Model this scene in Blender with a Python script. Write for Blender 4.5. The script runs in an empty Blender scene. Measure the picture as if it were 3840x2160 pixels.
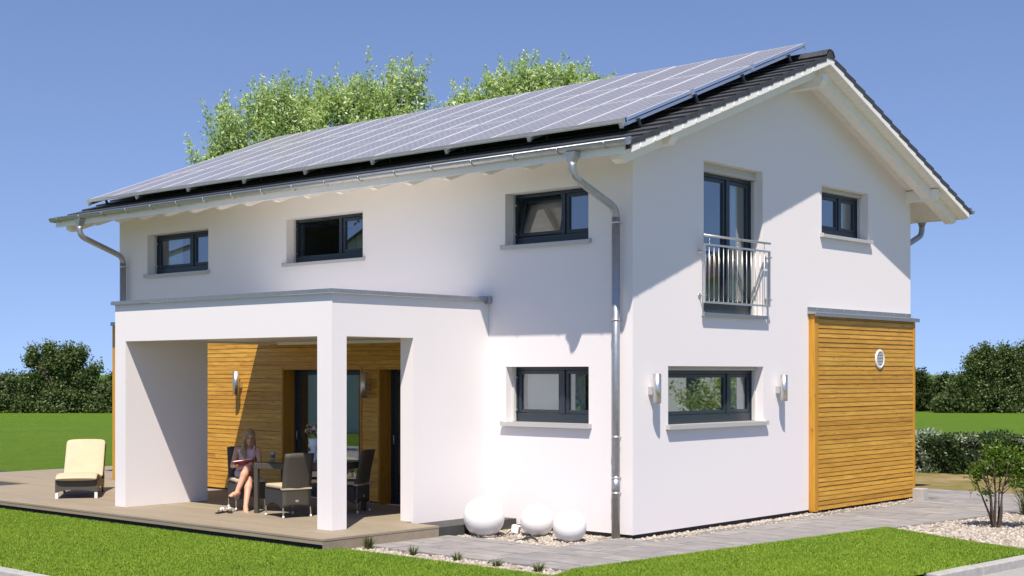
import bpy, bmesh, math, random
import numpy as np
from mathutils import Vector, Matrix

random.seed(7)
rng = np.random.default_rng(7)
R = math.radians
scn = bpy.context.scene
col = scn.collection

# ------------------------------------------------------------------ camera, sky, sun, exposure
CAM = Vector((11.264, -15.066, 2.186)); YAW = R(41.74); FPX = 5225.7; PX, PY = 1920.0, 1397.8
cd = bpy.data.cameras.new('camera'); cam = bpy.data.objects.new('camera', cd); col.objects.link(cam)
cam.location = CAM; cam.rotation_euler = (R(90), 0, YAW)
cd.sensor_width = 36; cd.lens = FPX / 3840 * 36; cd.shift_y = (PY - 1080) / 3840; cd.clip_end = 5000; cd.clip_start = 0.1
scn.camera = cam
SUN = Vector((0.375, -0.465, 1.0)).normalized()
w = bpy.data.worlds.new('World'); scn.world = w; w.use_nodes = True
nt = w.node_tree; bg = nt.nodes['Background']
sky = nt.nodes.new('ShaderNodeTexSky'); sky.sky_type = 'NISHITA'; sky.sun_disc = False
sky.sun_elevation = math.asin(SUN.z); sky.sun_rotation = math.atan2(SUN.x, SUN.y)
sky.altitude = 1200; sky.air_density = 1.0; sky.dust_density = 0.0; sky.ozone_density = 4.0
tc = nt.nodes.new('ShaderNodeTexCoord'); vm = nt.nodes.new('ShaderNodeVectorMath'); vm.operation = 'MULTIPLY_ADD'
vm.inputs[1].default_value = (1, 1, 0.86); vm.inputs[2].default_value = (0, 0, 0.155)
nt.links.new(tc.outputs['Generated'], vm.inputs[0]); nt.links.new(vm.outputs[0], sky.inputs[0])
tn = nt.nodes.new('ShaderNodeMix'); tn.data_type = 'RGBA'; tn.blend_type = 'MULTIPLY'; tn.inputs[0].default_value = 1.0; tn.inputs[7].default_value = (1.27, 1.13, 1.17, 1)
nt.links.new(sky.outputs[0], tn.inputs[6]); nt.links.new(tn.outputs[2], bg.inputs[0]); bg.inputs[1].default_value = 0.104
sl = bpy.data.lights.new('sun', 'SUN'); so = bpy.data.objects.new('sun', sl); col.objects.link(so)
sl.energy = 5.0; sl.angle = R(0.5); sl.color = (1.0, 0.915, 0.815)
so.rotation_euler = (-SUN).to_track_quat('-Z', 'Y').to_euler(); so.location = (20, -25, 50)
scn.view_settings.view_transform = 'Standard'; scn.view_settings.look = 'None'
scn.view_settings.exposure = 0.42; scn.view_settings.gamma = 1.0
scn.cycles.use_denoising = True
scn.cycles.max_bounces = 14; scn.cycles.diffuse_bounces = 12; scn.cycles.transparent_max_bounces = 16

FW = Vector((-math.sin(YAW), math.cos(YAW), 0)); RT = Vector((math.cos(YAW), math.sin(YAW), 0))
def at(u, v, d):
    """world point seen at photo pixel (u, v) (3840 wide) at distance d along the view axis"""
    return CAM + FW * d + RT * ((u - PX) / FPX * d) + Vector((0, 0, (PY - v) / FPX * d))
K = 3840 / 2576

# ------------------------------------------------------------------ material helpers
MATS = {}
def srgb(r, g, b):
    f = lambda c: (c / 255 / 12.92) if c / 255 <= 0.04045 else ((c / 255 + 0.055) / 1.055) ** 2.4
    return (f(r), f(g), f(b), 1)
class NT:
    def __init__(s, name):
        s.m = bpy.data.materials.new(name); s.m.use_nodes = True; s.t = s.m.node_tree; s.n = s.t.nodes
        s.b = s.n['Principled BSDF']; s.out = s.n['Material Output']; MATS[name] = s.m
    def add(s, ty, **kw):
        n = s.n.new('ShaderNode' + ty)
        for k, v in kw.items(): setattr(n, k, v)
        return n
    def link(s, a, b): s.t.links.new(a, b)
    def noise(s, scale, detail=4, rough=0.55, vec=None, dist=0.0):
        n = s.add('TexNoise'); n.inputs['Scale'].default_value = scale; n.inputs['Detail'].default_value = detail
        n.inputs['Roughness'].default_value = rough; n.inputs['Distortion'].default_value = dist
        if vec is not None: s.link(vec, n.inputs['Vector'])
        return n.outputs['Fac']
    def coord(s, kind='Object', scale=None, offset_random=False):
        c = s.add('TexCoord').outputs[kind]
        if offset_random:
            oi = s.add('ObjectInfo'); mu = s.add('MATH' if False else 'Math', operation='MULTIPLY'); s.link(oi.outputs['Random'], mu.inputs[0]); mu.inputs[1].default_value = 37.0
            va = s.add('VectorMath', operation='ADD'); s.link(c, va.inputs[0])
            cb = s.add('CombineXYZ'); s.link(mu.outputs[0], cb.inputs[0]); s.link(mu.outputs[0], cb.inputs[1]); s.link(mu.outputs[0], cb.inputs[2]); s.link(cb.outputs[0], va.inputs[1]); c = va.outputs[0]
        if scale:
            mp = s.add('Mapping'); mp.inputs['Scale'].default_value = scale; s.link(c, mp.inputs['Vector']); c = mp.outputs[0]
        return c
    def ramp(s, fac, stops):
        r = s.add('ValToRGB'); e = r.color_ramp.elements
        while len(e) < len(stops): e.new(0.5)
        for i, (p, c) in enumerate(stops): e[i].position = p; e[i].color = c if len(c) == 4 else (*c, 1)
        s.link(fac, r.inputs[0]); return r.outputs[0]
    def mix(s, fac, a, b, mode='MIX'):
        m = s.add('Mix', data_type='RGBA', blend_type=mode)
        for sock, v in ((0, fac), (6, a), (7, b)):
            if isinstance(v, (int, float)): m.inputs[sock].default_value = v
            elif isinstance(v, tuple): m.inputs[sock].default_value = v if len(v) == 4 else (*v, 1)
            else: s.link(v, m.inputs[sock])
        return m.outputs[2]
    def math(s, op, a, b=None):
        m = s.add('Math', operation=op)
        for i, v in enumerate((a, b)):
            if v is None: continue
            if isinstance(v, (int, float)): m.inputs[i].default_value = v
            else: s.link(v, m.inputs[i])
        return m.outputs[0]
    def bump(s, h, strength=0.3, dist=0.01):
        b = s.add('Bump'); b.inputs['Strength'].default_value = strength; b.inputs['Distance'].default_value = dist
        s.link(h, b.inputs['Height']); s.link(b.outputs[0], s.b.inputs['Normal'])
    def base(s, v):
        if isinstance(v, tuple): s.b.inputs['Base Color'].default_value = v if len(v) == 4 else (*v, 1)
        else: s.link(v, s.b.inputs['Base Color'])
    def p(s, rough=0.5, metal=0.0, spec=0.5):
        s.b.inputs['Roughness'].default_value = rough; s.b.inputs['Metallic'].default_value = metal
        s.b.inputs['Specular IOR Level'].default_value = spec
def plain(name, c, rough=0.5, metal=0.0, spec=0.5, var=0.0, scale=8.0, bump=0.0, bscale=200):
    t = NT(name); t.p(rough, metal, spec)
    c4 = (*c, 1) if len(c) == 3 else c
    if var:
        n = t.noise(scale, 5, 0.6, t.coord())
        t.base(t.ramp(n, [(0.3, tuple(x * (1 - var) for x in c4[:3])), (0.7, tuple(min(1, x * (1 + var)) for x in c4[:3]))]))
    else: t.base(c4)
    if bump: t.bump(t.noise(bscale, 3, 0.6, t.coord()), bump, 0.004)
    return t.m

# stucco
t = NT('stucco'); t.p(0.9, 0, 0.2)
c = t.coord()
big = t.noise(0.55, 5, 0.6, c); st = t.noise(1.0, 6, 0.65, t.coord('Object', (2.6, 2.6, 0.25)))
t.base(t.mix(t.math('MULTIPLY', big, 0.5), t.mix(t.math('MULTIPLY', st, 0.35), (0.80, 0.757, 0.752), (0.765, 0.722, 0.717)), (0.81, 0.768, 0.763)))
t.bump(t.math('ADD', t.noise(260, 3, 0.7, c), t.noise(90, 2, 0.5, c)), 0.16, 0.004)
plain('white_paint', (0.83, 0.80, 0.75), 0.5, var=0.03)
plain('plinth', (0.05, 0.05, 0.048), 0.8, var=0.2)
plain('interior_white', (0.62, 0.6, 0.57), 0.9)
plain('interior_floor', (0.2, 0.14, 0.09), 0.5, var=0.2)
plain('dark_frame', (0.022, 0.032, 0.045), 0.32, spec=0.5)
plain('guide_grey', (0.55, 0.55, 0.52), 0.45)
plain('shutter_beige', (0.52, 0.5, 0.45), 0.5)
plain('sill_metal', (0.50, 0.49, 0.48), 0.4, 0.15)
plain('steel', (0.66, 0.65, 0.64), 0.38, 0.9)
plain('aluminium', (0.78, 0.78, 0.8), 0.32, 0.9)
plain('anodised_frame', (0.80, 0.80, 0.82), 0.4, 0.25)
t = NT('brushed_steel'); t.p(0.36, 0.95); t.base((0.66, 0.65, 0.63)); t.bump(t.noise(60, 2, 0.5, t.coord('Object', (1, 1, 0.02))), 0.05, 0.002)
t = NT('zinc'); t.p(0.42, 0.8); c = t.coord(); v = t.noise(18, 6, 0.7, c)
t.base(t.ramp(v, [(0.3, (0.36, 0.37, 0.385)), (0.55, (0.43, 0.44, 0.455)), (0.75, (0.51, 0.515, 0.525))])); t.bump(t.noise(8, 4, 0.6, c), 0.1, 0.004)
t = NT('roof_tile'); t.p(0.62); c = t.coord('Object', None, True)
t.base(t.ramp(t.noise(14, 6, 0.65, c), [(0.3, (0.03, 0.03, 0.034)), (0.7, (0.065, 0.066, 0.072))])); t.bump(t.noise(120, 4, 0.6, c), 0.2, 0.003)
# wood
def wood(name, dark, mid, light, rough=0.45, axis='X'):
    t = NT(name); t.p(rough, 0, 0.35)
    sc = {'X': (0.55, 9, 9), 'Z': (9, 9, 0.55), 'Y': (9, 0.55, 9)}[axis]
    c = t.coord('Object', sc, True)
    g = t.noise(3.2, 8, 0.62, c, 1.4)
    colr = t.ramp(g, [(0.28, dark), (0.5, mid), (0.72, light)])
    oi = t.add('ObjectInfo')
    colr = t.mix(0.65, colr, t.ramp(oi.outputs['Random'], [(0.0, (0.66, 0.56, 0.45)), (0.2, (0.98, 0.97, 0.95)), (0.4, (0.84, 0.78, 0.7)), (0.6, (1.14, 1.15, 1.15)), (0.8, (0.96, 0.9, 0.8)), (1.0, (1.1, 1.2, 1.4))]), 'MULTIPLY')
    sk = {'X': (1.0, 2.2, 2.2), 'Z': (2.2, 2.2, 1.0), 'Y': (2.2, 1.0, 2.2)}[axis]
    ck = t.coord('Object', sk, True)
    vo = t.add('TexVoronoi'); vo.inputs['Scale'].default_value = 3.4; t.link(ck, vo.inputs['Vector'])
    knot = t.ramp(vo.outputs['Distance'], [(0.04, (1, 1, 1)), (0.12, (0, 0, 0))])
    colr = t.mix(t.math('MULTIPLY', knot, 0.75), colr, tuple(x * 0.35 for x in dark[:3]))
    t.base(colr); t.bump(t.noise(6, 6, 0.6, c), 0.12, 0.003)
    return t.m
wood('wood_cladding', (0.38, 0.18, 0.022), (0.57, 0.30, 0.045), (0.70, 0.41, 0.08))
wood('wood_cladding_cross', (0.36, 0.17, 0.020), (0.52, 0.275, 0.038), (0.64, 0.37, 0.065), axis='Y')
wood('wood_post', (0.38, 0.175, 0.018), (0.52, 0.26, 0.03), (0.60, 0.32, 0.045), axis='Z')
plain('wood_batten', (0.11, 0.052, 0.014), 0.8)
# composite deck
t = NT('deck_board'); t.p(0.7, 0, 0.3); c = t.coord('Object', (0.35, 6, 6), True)
g = t.noise(4, 7, 0.65, c); oi = t.add('ObjectInfo')
t.base(t.mix(0.5, t.ramp(g, [(0.3, (0.255, 0.21, 0.15)), (0.7, (0.33, 0.275, 0.20))]), t.ramp(oi.outputs['Random'], [(0, (0.86, 0.86, 0.86)), (1, (1.1, 1.08, 1.05))]), 'MULTIPLY'))
wv = t.add('TexWave', wave_type='BANDS', bands_direction='Y'); wv.inputs['Scale'].default_value = 30; t.link(t.coord(), wv.inputs['Vector'])
t.bump(t.math('ADD', wv.outputs['Fac'], g), 0.15, 0.003)
# glass
t = NT('window_glass')
fc_ = t.add('LayerWeight'); fc_.inputs['Blend'].default_value = 0.5
tr = t.add('BsdfTransparent'); tr.inputs[0].default_value = (0.80, 0.84, 0.84, 1)
gl = t.add('BsdfGlossy'); gl.inputs['Roughness'].default_value = 0.0; gl.inputs[0].default_value = (0.92, 0.96, 1, 1)
mx = t.add('MixShader'); t.link(t.math('ADD', t.math('MULTIPLY', t.math('POWER', fc_.outputs['Facing'], 4.0), 0.8), 0.19), mx.inputs[0]); t.link(tr.outputs[0], mx.inputs[1]); t.link(gl.outputs[0], mx.inputs[2]); t.link(mx.outputs[0], t.out.inputs[0])
t = NT('clear_glass')
fc_ = t.add('LayerWeight'); fc_.inputs['Blend'].default_value = 0.5
tr = t.add('BsdfTransparent'); tr.inputs[0].default_value = (0.93, 0.95, 0.95, 1); gl = t.add('BsdfGlossy'); gl.inputs['Roughness'].default_value = 0.02
mx = t.add('MixShader'); t.link(t.math('ADD', t.math('MULTIPLY', t.math('POWER', fc_.outputs['Facing'], 4.0), 0.8), 0.04), mx.inputs[0]); t.link(tr.outputs[0], mx.inputs[1]); t.link(gl.outputs[0], mx.inputs[2]); t.link(mx.outputs[0], t.out.inputs[0])
# solar cells: object space x across (0..0.8), y up-slope
t = NT('solar_cell'); t.p(0.32, 0.0, 0.75); t.b.inputs['Coat Weight'].default_value = 0.4; t.b.inputs['Coat Roughness'].default_value = 0.12
c = t.coord(); sx = t.add('SeparateXYZ'); t.link(c, sx.inputs[0])
def cellu(sock, n, off):
    a = t.math('FRACT', t.math('ADD', t.math('MULTIPLY', sock, n), off)); return t.math('ABSOLUTE', t.math('SUBTRACT', a, 0.5))
ax = cellu(sx.outputs[0], 1 / 0.128, 0.0); ay = cellu(sx.outputs[1], 1 / 0.128, 0.0)
diam = t.math('GREATER_THAN', t.math('ADD', ax, ay), 0.845)
gap = t.math('GREATER_THAN', t.math('MAXIMUM', ax, ay), 0.487)
msk = t.math('MAXIMUM', diam, t.math('MULTIPLY', gap, 0.5))
t.base(t.mix(msk, t.ramp(t.noise(1.2, 3, 0.5, t.coord('Object', None, True)), [(0.3, (0.25, 0.23, 0.222)), (0.7, (0.285, 0.262, 0.255))]), (0.62, 0.62, 0.66)))
# fabric / furniture
t = NT('wicker'); t.p(0.5, 0, 0.4); c = t.coord(); sx = t.add('SeparateXYZ'); t.link(c, sx.inputs[0])
hu = t.math('ADD', sx.outputs[0], sx.outputs[1])
s1 = t.math('SINE', t.math('MULTIPLY', hu, 150)); s2 = t.math('SINE', t.math('MULTIPLY', sx.outputs[2], 260))
wv = t.math('MULTIPLY', s1, s2); wv = t.math('ADD', t.math('MULTIPLY', wv, 0.5), 0.5)
t.base(t.ramp(wv, [(0.15, (0.012, 0.011, 0.010)), (0.6, (0.065, 0.056, 0.044)), (0.95, (0.21, 0.185, 0.145))])); t.bump(wv, 0.6, 0.006)
plain('dark_mesh', (0.03, 0.03, 0.032), 0.6)
plain('cushion', (0.50, 0.42, 0.28), 0.9, var=0.05, scale=5, bump=0.1, bscale=300)
plain('globe_plastic', (0.86, 0.84, 0.81), 0.35, spec=0.4)
MATS['globe_plastic'].node_tree.nodes['Principled BSDF'].inputs['Subsurface Weight'].default_value = 0.25
MATS['globe_plastic'].node_tree.nodes['Principled BSDF'].inputs['Subsurface Radius'].default_value = (0.05, 0.05, 0.05)
plain('black_plastic', (0.015, 0.015, 0.015), 0.5)
plain('white_plastic', (0.8, 0.8, 0.8), 0.4)
# ground stuff
t = NT('grass_ground'); t.p(0.95, 0, 0.1); c = t.coord()
n1 = t.noise(0.3, 7, 0.7, c); n2 = t.noise(2.2, 8, 0.8, c); n3 = t.noise(60, 5, 0.75, c)
g = t.mix(0.5, t.ramp(n1, [(0.3, (0.085, 0.165, 0.014)), (0.5, (0.115, 0.200, 0.017)), (0.7, (0.155, 0.230, 0.024))]), t.ramp(n2, [(0.32, (0.065, 0.135, 0.012)), (0.5, (0.115, 0.205, 0.018)), (0.68, (0.195, 0.28, 0.035))]))
t.base(t.mix(t.math('MULTIPLY', n3, 0.6), g, (0.06, 0.120, 0.012))); t.bump(t.math('ADD', n3, n2), 0.8, 0.06)
t = NT('dry_grass'); t.p(0.95, 0, 0.1); c = t.coord(); n = t.noise(0.9, 6, 0.7, c)
t.base(t.ramp(n, [(0.35, (0.14, 0.14, 0.035)), (0.5, (0.22, 0.17, 0.075)), (0.65, (0.34, 0.255, 0.14))])); t.bump(t.noise(60, 4, 0.7, c), 0.5, 0.02)
t = NT('grass_blade'); t.p(0.6, 0, 0.25); c = t.coord(); n1 = t.noise(0.4, 5, 0.65, c); n2 = t.noise(3.0, 5, 0.75, c); g = t.add('NewGeometry')
cc = t.mix(0.4, t.ramp(n1, [(0.3, (0.135, 0.245, 0.018)), (0.7, (0.225, 0.335, 0.028))]), t.ramp(n2, [(0.3, (0.13, 0.24, 0.016)), (0.7, (0.25, 0.36, 0.036))]))
t.base(t.mix(0.7, cc, t.ramp(g.outputs['Random Per Island'], [(0, (0.7, 0.75, 0.6)), (0.5, (1, 1, 1)), (0.93, (1.2, 1.12, 1.0)), (1.0, (1.7, 1.25, 1.6))]), 'MULTIPLY'))
t.b.inputs['Transmission Weight'].default_value = 0.0
t = NT('gravel_base'); t.p(0.95, 0, 0.1); n = t.noise(45, 5, 0.7, t.coord()); t.base(t.ramp(n, [(0.35, (0.14, 0.12, 0.10)), (0.65, (0.42, 0.38, 0.32))])); t.bump(n, 0.8, 0.02)
t = NT('pebble'); t.p(0.85, 0, 0.2); g = t.add('NewGeometry'); c = t.ramp(g.outputs['Random Per Island'], [(0, (0.22, 0.18, 0.135)), (0.3, (0.34, 0.29, 0.23)), (0.6, (0.42, 0.375, 0.32)), (0.85, (0.50, 0.46, 0.41)), (1, (0.20, 0.18, 0.155))]); t.base(c); t.bump(t.noise(60, 3, 0.6, t.coord()), 0.3, 0.004)
t = NT('paving_slab'); t.p(0.85, 0, 0.25); c = t.coord('Object', (1.4, 5, 5), True); n = t.noise(1.5, 6, 0.65, c); oi = t.add('ObjectInfo')
t.base(t.mix(0.6, t.ramp(n, [(0.3, (0.205, 0.195, 0.19)), (0.5, (0.255, 0.24, 0.23)), (0.72, (0.35, 0.325, 0.305))]), t.ramp(oi.outputs['Random'], [(0, (0.8, 0.8, 0.84)), (0.4, (1, 1, 1)), (0.7, (0.9, 0.9, 0.93)), (1, (1.2, 1.17, 1.12))]), 'MULTIPLY')); t.bump(t.noise(140, 4, 0.6, t.coord()), 0.25, 0.004)
plain('concrete', (0.42, 0.40, 0.37), 0.9, var=0.12, scale=6, bump=0.2, bscale=90)
plain('kerb_concrete', (0.36, 0.35, 0.33), 0.9, var=0.15, scale=9, bump=0.25, bscale=120)
plain('joint_sand', (0.16, 0.15, 0.14), 0.95, var=0.2)
plain('bark', (0.09, 0.07, 0.05), 0.9, var=0.35, scale=14, bump=0.5, bscale=40)
def leafmat(name, lo, hi, trans=0.35, rough=0.45, spec=0.4, clump=0.8):
    t = NT(name); t.p(rough, 0, spec); g = t.add('NewGeometry')
    cc = t.ramp(g.outputs['Random Per Island'], [(0, lo), (0.6, tuple((a + b) / 2 for a, b in zip(lo, hi))), (1, hi)])
    cn = t.noise(clump, 3, 0.6, t.coord()); cc = t.mix(0.85, cc, t.ramp(cn, [(0.32, (0.6, 0.68, 0.5)), (0.5, (0.95, 1.0, 0.8)), (0.68, (1.15, 1.12, 1.08))]), 'MULTIPLY')
    t.base(cc); tl = t.add('BsdfTranslucent'); t.link(t.mix(1.0, cc, (1.0, 1.05, 0.72), 'MULTIPLY'), tl.inputs[0])
    mx = t.add('MixShader'); mx.inputs[0].default_value = trans; t.link(t.b.outputs[0], mx.inputs[1]); t.link(tl.outputs[0], mx.inputs[2]); t.link(mx.outputs[0], t.out.inputs[0])
    return t.m
leafmat('leaf_ash', (0.30, 0.42, 0.12), (0.84, 0.89, 0.64), 0.5, 0.38, 0.6, 1.3)
leafmat('leaf_dark', (0.035, 0.06, 0.018), (0.10, 0.135, 0.045), 0.25, 0.5)
leafmat('leaf_far', (0.05, 0.085, 0.025), (0.19, 0.24, 0.095), 0.3, 0.5, 0.4, 0.6)
leafmat('leaf_hedge', (0.03, 0.06, 0.02), (0.10, 0.15, 0.05), 0.2, 0.4)
leafmat('leaf_silver', (0.18, 0.23, 0.17), (0.42, 0.46, 0.38), 0.15, 0.5)
leafmat('leaf_shrub', (0.04, 0.085, 0.01), (0.20, 0.30, 0.03), 0.35, 0.4)
leafmat('leaf_tuft', (0.05, 0.07, 0.012), (0.14, 0.16, 0.03), 0.25, 0.5)
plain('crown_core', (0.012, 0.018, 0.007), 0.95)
# person
t = NT('skin'); t.p(0.5, 0, 0.35); t.base((0.62, 0.34, 0.23)); t.b.inputs['Subsurface Weight'].default_value = 0.12; t.b.inputs['Subsurface Radius'].default_value = (0.02, 0.008, 0.004)
plain('lips', (0.45, 0.13, 0.11), 0.4); plain('eye_dark', (0.04, 0.025, 0.02), 0.4)
plain('top_pink', (0.72, 0.50, 0.49), 0.85, bump=0.2, bscale=60); plain('shorts_lilac', (0.45, 0.38, 0.42), 0.85)
t = NT('blonde_hair'); t.p(0.4, 0, 0.5); c = t.coord('Object', (60, 60, 3)); t.base(t.ramp(t.noise(1.0, 4, 0.6, c), [(0.3, (0.19, 0.115, 0.045)), (0.7, (0.46, 0.32, 0.15))])); t.bump(t.noise(1.0, 3, 0.6, c), 0.7, 0.01)
plain('paper', (0.78, 0.75, 0.68), 0.8); plain('book_cover', (0.35, 0.05, 0.06), 0.5)
plain('coffee', (0.34, 0.18, 0.08), 0.5); plain('milk', (0.75, 0.66, 0.53), 0.6); plain('foam', (0.82, 0.78, 0.72), 0.8)
plain('petal_white', (0.8, 0.8, 0.76), 0.6); plain('petal_lime', (0.42, 0.55, 0.14), 0.6); plain('petal_purple', (0.26, 0.04, 0.16), 0.6); plain('petal_pink', (0.55, 0.2, 0.38), 0.6)
plain('sandal_sole', (0.02, 0.02, 0.02), 0.7); plain('vase_white', (0.75, 0.75, 0.78), 0.3)
t = NT('curtain'); t.p(0.9, 0, 0.1); t.base((0.72, 0.72, 0.7))
plain('blind_grey', (0.62, 0.64, 0.63), 0.8); plain('vent_white', (0.75, 0.75, 0.73), 0.45); plain('vent_dark', (0.015, 0.015, 0.015), 0.8)
plain('house_far_white', (0.7, 0.69, 0.66), 0.9); plain('roof_brown', (0.12, 0.075, 0.05), 0.8, var=0.2)
plain('asphalt', (0.30, 0.295, 0.275), 0.9, var=0.08, scale=5, bump=0.2, bscale=150)

# ------------------------------------------------------------------ mesh helpers
class MB:
    """collects boxes, quads, tubes; build() links them as one mesh object"""
    def __init__(s): s.v = []; s.f = []; s.mi = []; s.cur = 0; s.sm = []
    def add(s, vs, fs, smooth=False):
        o = len(s.v); s.v += [tuple(v) for v in vs]
        for f in fs: s.f.append(tuple(i + o for i in f)); s.mi.append(s.cur); s.sm.append(smooth)
        return s
    def box(s, x0, x1, y0, y1, z0, z1):
        x0, x1 = sorted((x0, x1)); y0, y1 = sorted((y0, y1)); z0, z1 = sorted((z0, z1))
        return s.add([(x0, y0, z0), (x1, y0, z0), (x1, y1, z0), (x0, y1, z0), (x0, y0, z1), (x1, y0, z1), (x1, y1, z1), (x0, y1, z1)],
                     [(0, 3, 2, 1), (4, 5, 6, 7), (0, 1, 5, 4), (1, 2, 6, 5), (2, 3, 7, 6), (3, 0, 4, 7)])
    def hexa(s, pts):
        return s.add(pts, [(0, 3, 2, 1), (4, 5, 6, 7), (0, 1, 5, 4), (1, 2, 6, 5), (2, 3, 7, 6), (3, 0, 4, 7)])
    def quad(s, a, b, c, d): return s.add([a, b, c, d], [(0, 1, 2, 3)])
    def prism(s, poly, ext):
        """poly: list of 3D points, ext: extrusion vector"""
        n = len(poly); e = Vector(ext); vs = [Vector(p) for p in poly] + [Vector(p) + e for p in poly]
        fs = [tuple(range(n - 1, -1, -1)), tuple(range(n, 2 * n))] + [(i, (i + 1) % n, n + (i + 1) % n, n + i) for i in range(n)]
        return s.add(vs, fs)
    def tube(s, pts, rad, seg=8, caps=True, smooth=True):
        pts = [Vector(p) for p in pts]; rad = rad if isinstance(rad, (list, tuple)) else [rad] * len(pts)
        vs = []; fs = []; prev = None
        for i, p in enumerate(pts):
            d = (pts[min(i + 1, len(pts) - 1)] - pts[max(i - 1, 0)]).normalized()
            if prev is None:
                a = d.orthogonal().normalized()
            else:
                a = prev - d * prev.dot(d); a = a.normalized() if a.length > 1e-6 else d.orthogonal().normalized()
            b = d.cross(a); prev = a
            for k in range(seg):
                t_ = 2 * math.pi * k / seg; vs.append(p + (a * math.cos(t_) + b * math.sin(t_)) * rad[i])
        for i in range(len(pts) - 1):
            for k in range(seg): fs.append((i * seg + k, i * seg + (k + 1) % seg, (i + 1) * seg + (k + 1) % seg, (i + 1) * seg + k))
        s.add(vs, fs, smooth)
        if caps:
            o = len(s.v) - len(vs); n = len(pts)
            s.f.append(tuple(o + k for k in range(seg - 1, -1, -1))); s.mi.append(s.cur); s.sm.append(False)
            s.f.append(tuple(o + (n - 1) * seg + k for k in range(seg))); s.mi.append(s.cur); s.sm.append(False)
        return s
    def lathe(s, prof, seg=24, c=(0, 0, 0), smooth=True):
        """prof: [(r, z)...] bottom to top around z"""
        vs = []; fs = []
        for r, z in prof:
            for k in range(seg):
                a = 2 * math.pi * k / seg; vs.append((c[0] + r * math.cos(a), c[1] + r * math.sin(a), c[2] + z))
        for i in range(len(prof) - 1):
            for k in range(seg): fs.append((i * seg + k, i * seg + (k + 1) % seg, (i + 1) * seg + (k + 1) % seg, (i + 1) * seg + k))
        return s.add(vs, fs, smooth)
    def mesh(s, name, mats):
        me = bpy.data.meshes.new(name); me.from_pydata(s.v, [], s.f)
        for m in (mats if isinstance(mats, (list, tuple)) else [mats]): me.materials.append(MATS[m])
        me.polygons.foreach_set('material_index', s.mi); me.polygons.foreach_set('use_smooth', s.sm); me.update()
        return me
    def build(s, name, mats, parent=None, bevel=0.0, loc=None, rz=0.0):
        o = bpy.data.objects.new(name, s.mesh(name, mats)); col.objects.link(o)
        if loc is not None: o.location = loc
        o.rotation_euler.z = rz
        if parent: o.parent = parent
        if bevel:
            b = o.modifiers.new('bevel', 'BEVEL'); b.width = bevel; b.segments = 2; b.limit_method = 'ANGLE'
        return o
def empty(name, loc=(0, 0, 0), rz=0.0, parent=None):
    o = bpy.data.objects.new(name, None); col.objects.link(o); o.location = loc; o.rotation_euler.z = rz; o.empty_display_size = 0.2
    if parent: o.parent = parent
    return o
def tag(o, label, cat, group=None):
    o['label'] = label; o['category'] = cat
    if group: o['group'] = group
    return o
def kind(o, k): o['kind'] = k; return o
def inst(name, me, parent, loc=(0, 0, 0), rot=(0, 0, 0)):
    o = bpy.data.objects.new(name, me); col.objects.link(o); o.location = loc; o.rotation_euler = rot; o.parent = parent; return o
def npmesh(name, V, F, mat, smooth=False, mi=None):
    """fast mesh from numpy arrays, F is (n,3) or (n,4)"""
    me = bpy.data.meshes.new(name); k = F.shape[1]
    me.vertices.add(len(V)); me.vertices.foreach_set('co', np.ascontiguousarray(V, np.float32).ravel())
    me.loops.add(F.size); me.loops.foreach_set('vertex_index', np.ascontiguousarray(F, np.int32).ravel())
    me.polygons.add(len(F)); me.polygons.foreach_set('loop_start', np.arange(0, F.size, k, dtype=np.int32)); me.polygons.foreach_set('loop_total', np.full(len(F), k, np.int32))
    for m in (mat if isinstance(mat, (list, tuple)) else [mat]): me.materials.append(MATS[m])
    if mi is not None: me.polygons.foreach_set('material_index', np.ascontiguousarray(mi, np.int32))
    if smooth: me.polygons.foreach_set('use_smooth', np.ones(len(F), bool))
    me.update(calc_edges=True); me.validate(); return me
def npobj(name, V, F, mat, parent=None, smooth=False, mi=None):
    o = bpy.data.objects.new(name, npmesh(name, V, F, mat, smooth, mi)); col.objects.link(o)
    if parent: o.parent = parent
    return o

# ------------------------------------------------------------------ key dimensions (metres; z = 0 is the lower edge of the render)
L, W = -12.353, 8.253
TAN = math.tan(R(21)); RID = W / 2
def ztile(y): return 5.501 + TAN * (y if y <= RID else W - y)          # tile top surface
def zsoff(y): return ztile(y) - 0.145                                   # underside of roof
ZD = 0.116; ZL = 2.67; A = -2.64; P = -3.023
GZ = -0.095

# ------------------------------------------------------------------ ground
m = MB(); m.quad((-1500, -1500, -0.30), (1500, -1500, -0.30), (1500, 1500, -0.30), (-1500, 1500, -0.30)); kind(m.build('ground', 'grass_ground'), 'structure')
m = MB(); m.add([(-160, -7.05, GZ), (3.92, -7.05, GZ), (4.42, -0.5, GZ), (4.66, 2.2, GZ), (9, 60, GZ), (60, 160, GZ), (-160, 160, GZ)], [tuple(range(7))]); kind(m.build('lawn', 'grass_ground'), 'structure')
m = MB(); m.quad((-60, -7.2, -0.14), (-60, -14, -0.14), (4.2, -14, -0.14), (4.2, -7.2, -0.14)); m.quad((4.2, -14, -0.14), (14, -14, -0.14), (14, 12, -0.14), (4.2, 12, -0.14)); kind(m.build('road', 'asphalt'), 'structure')
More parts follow.
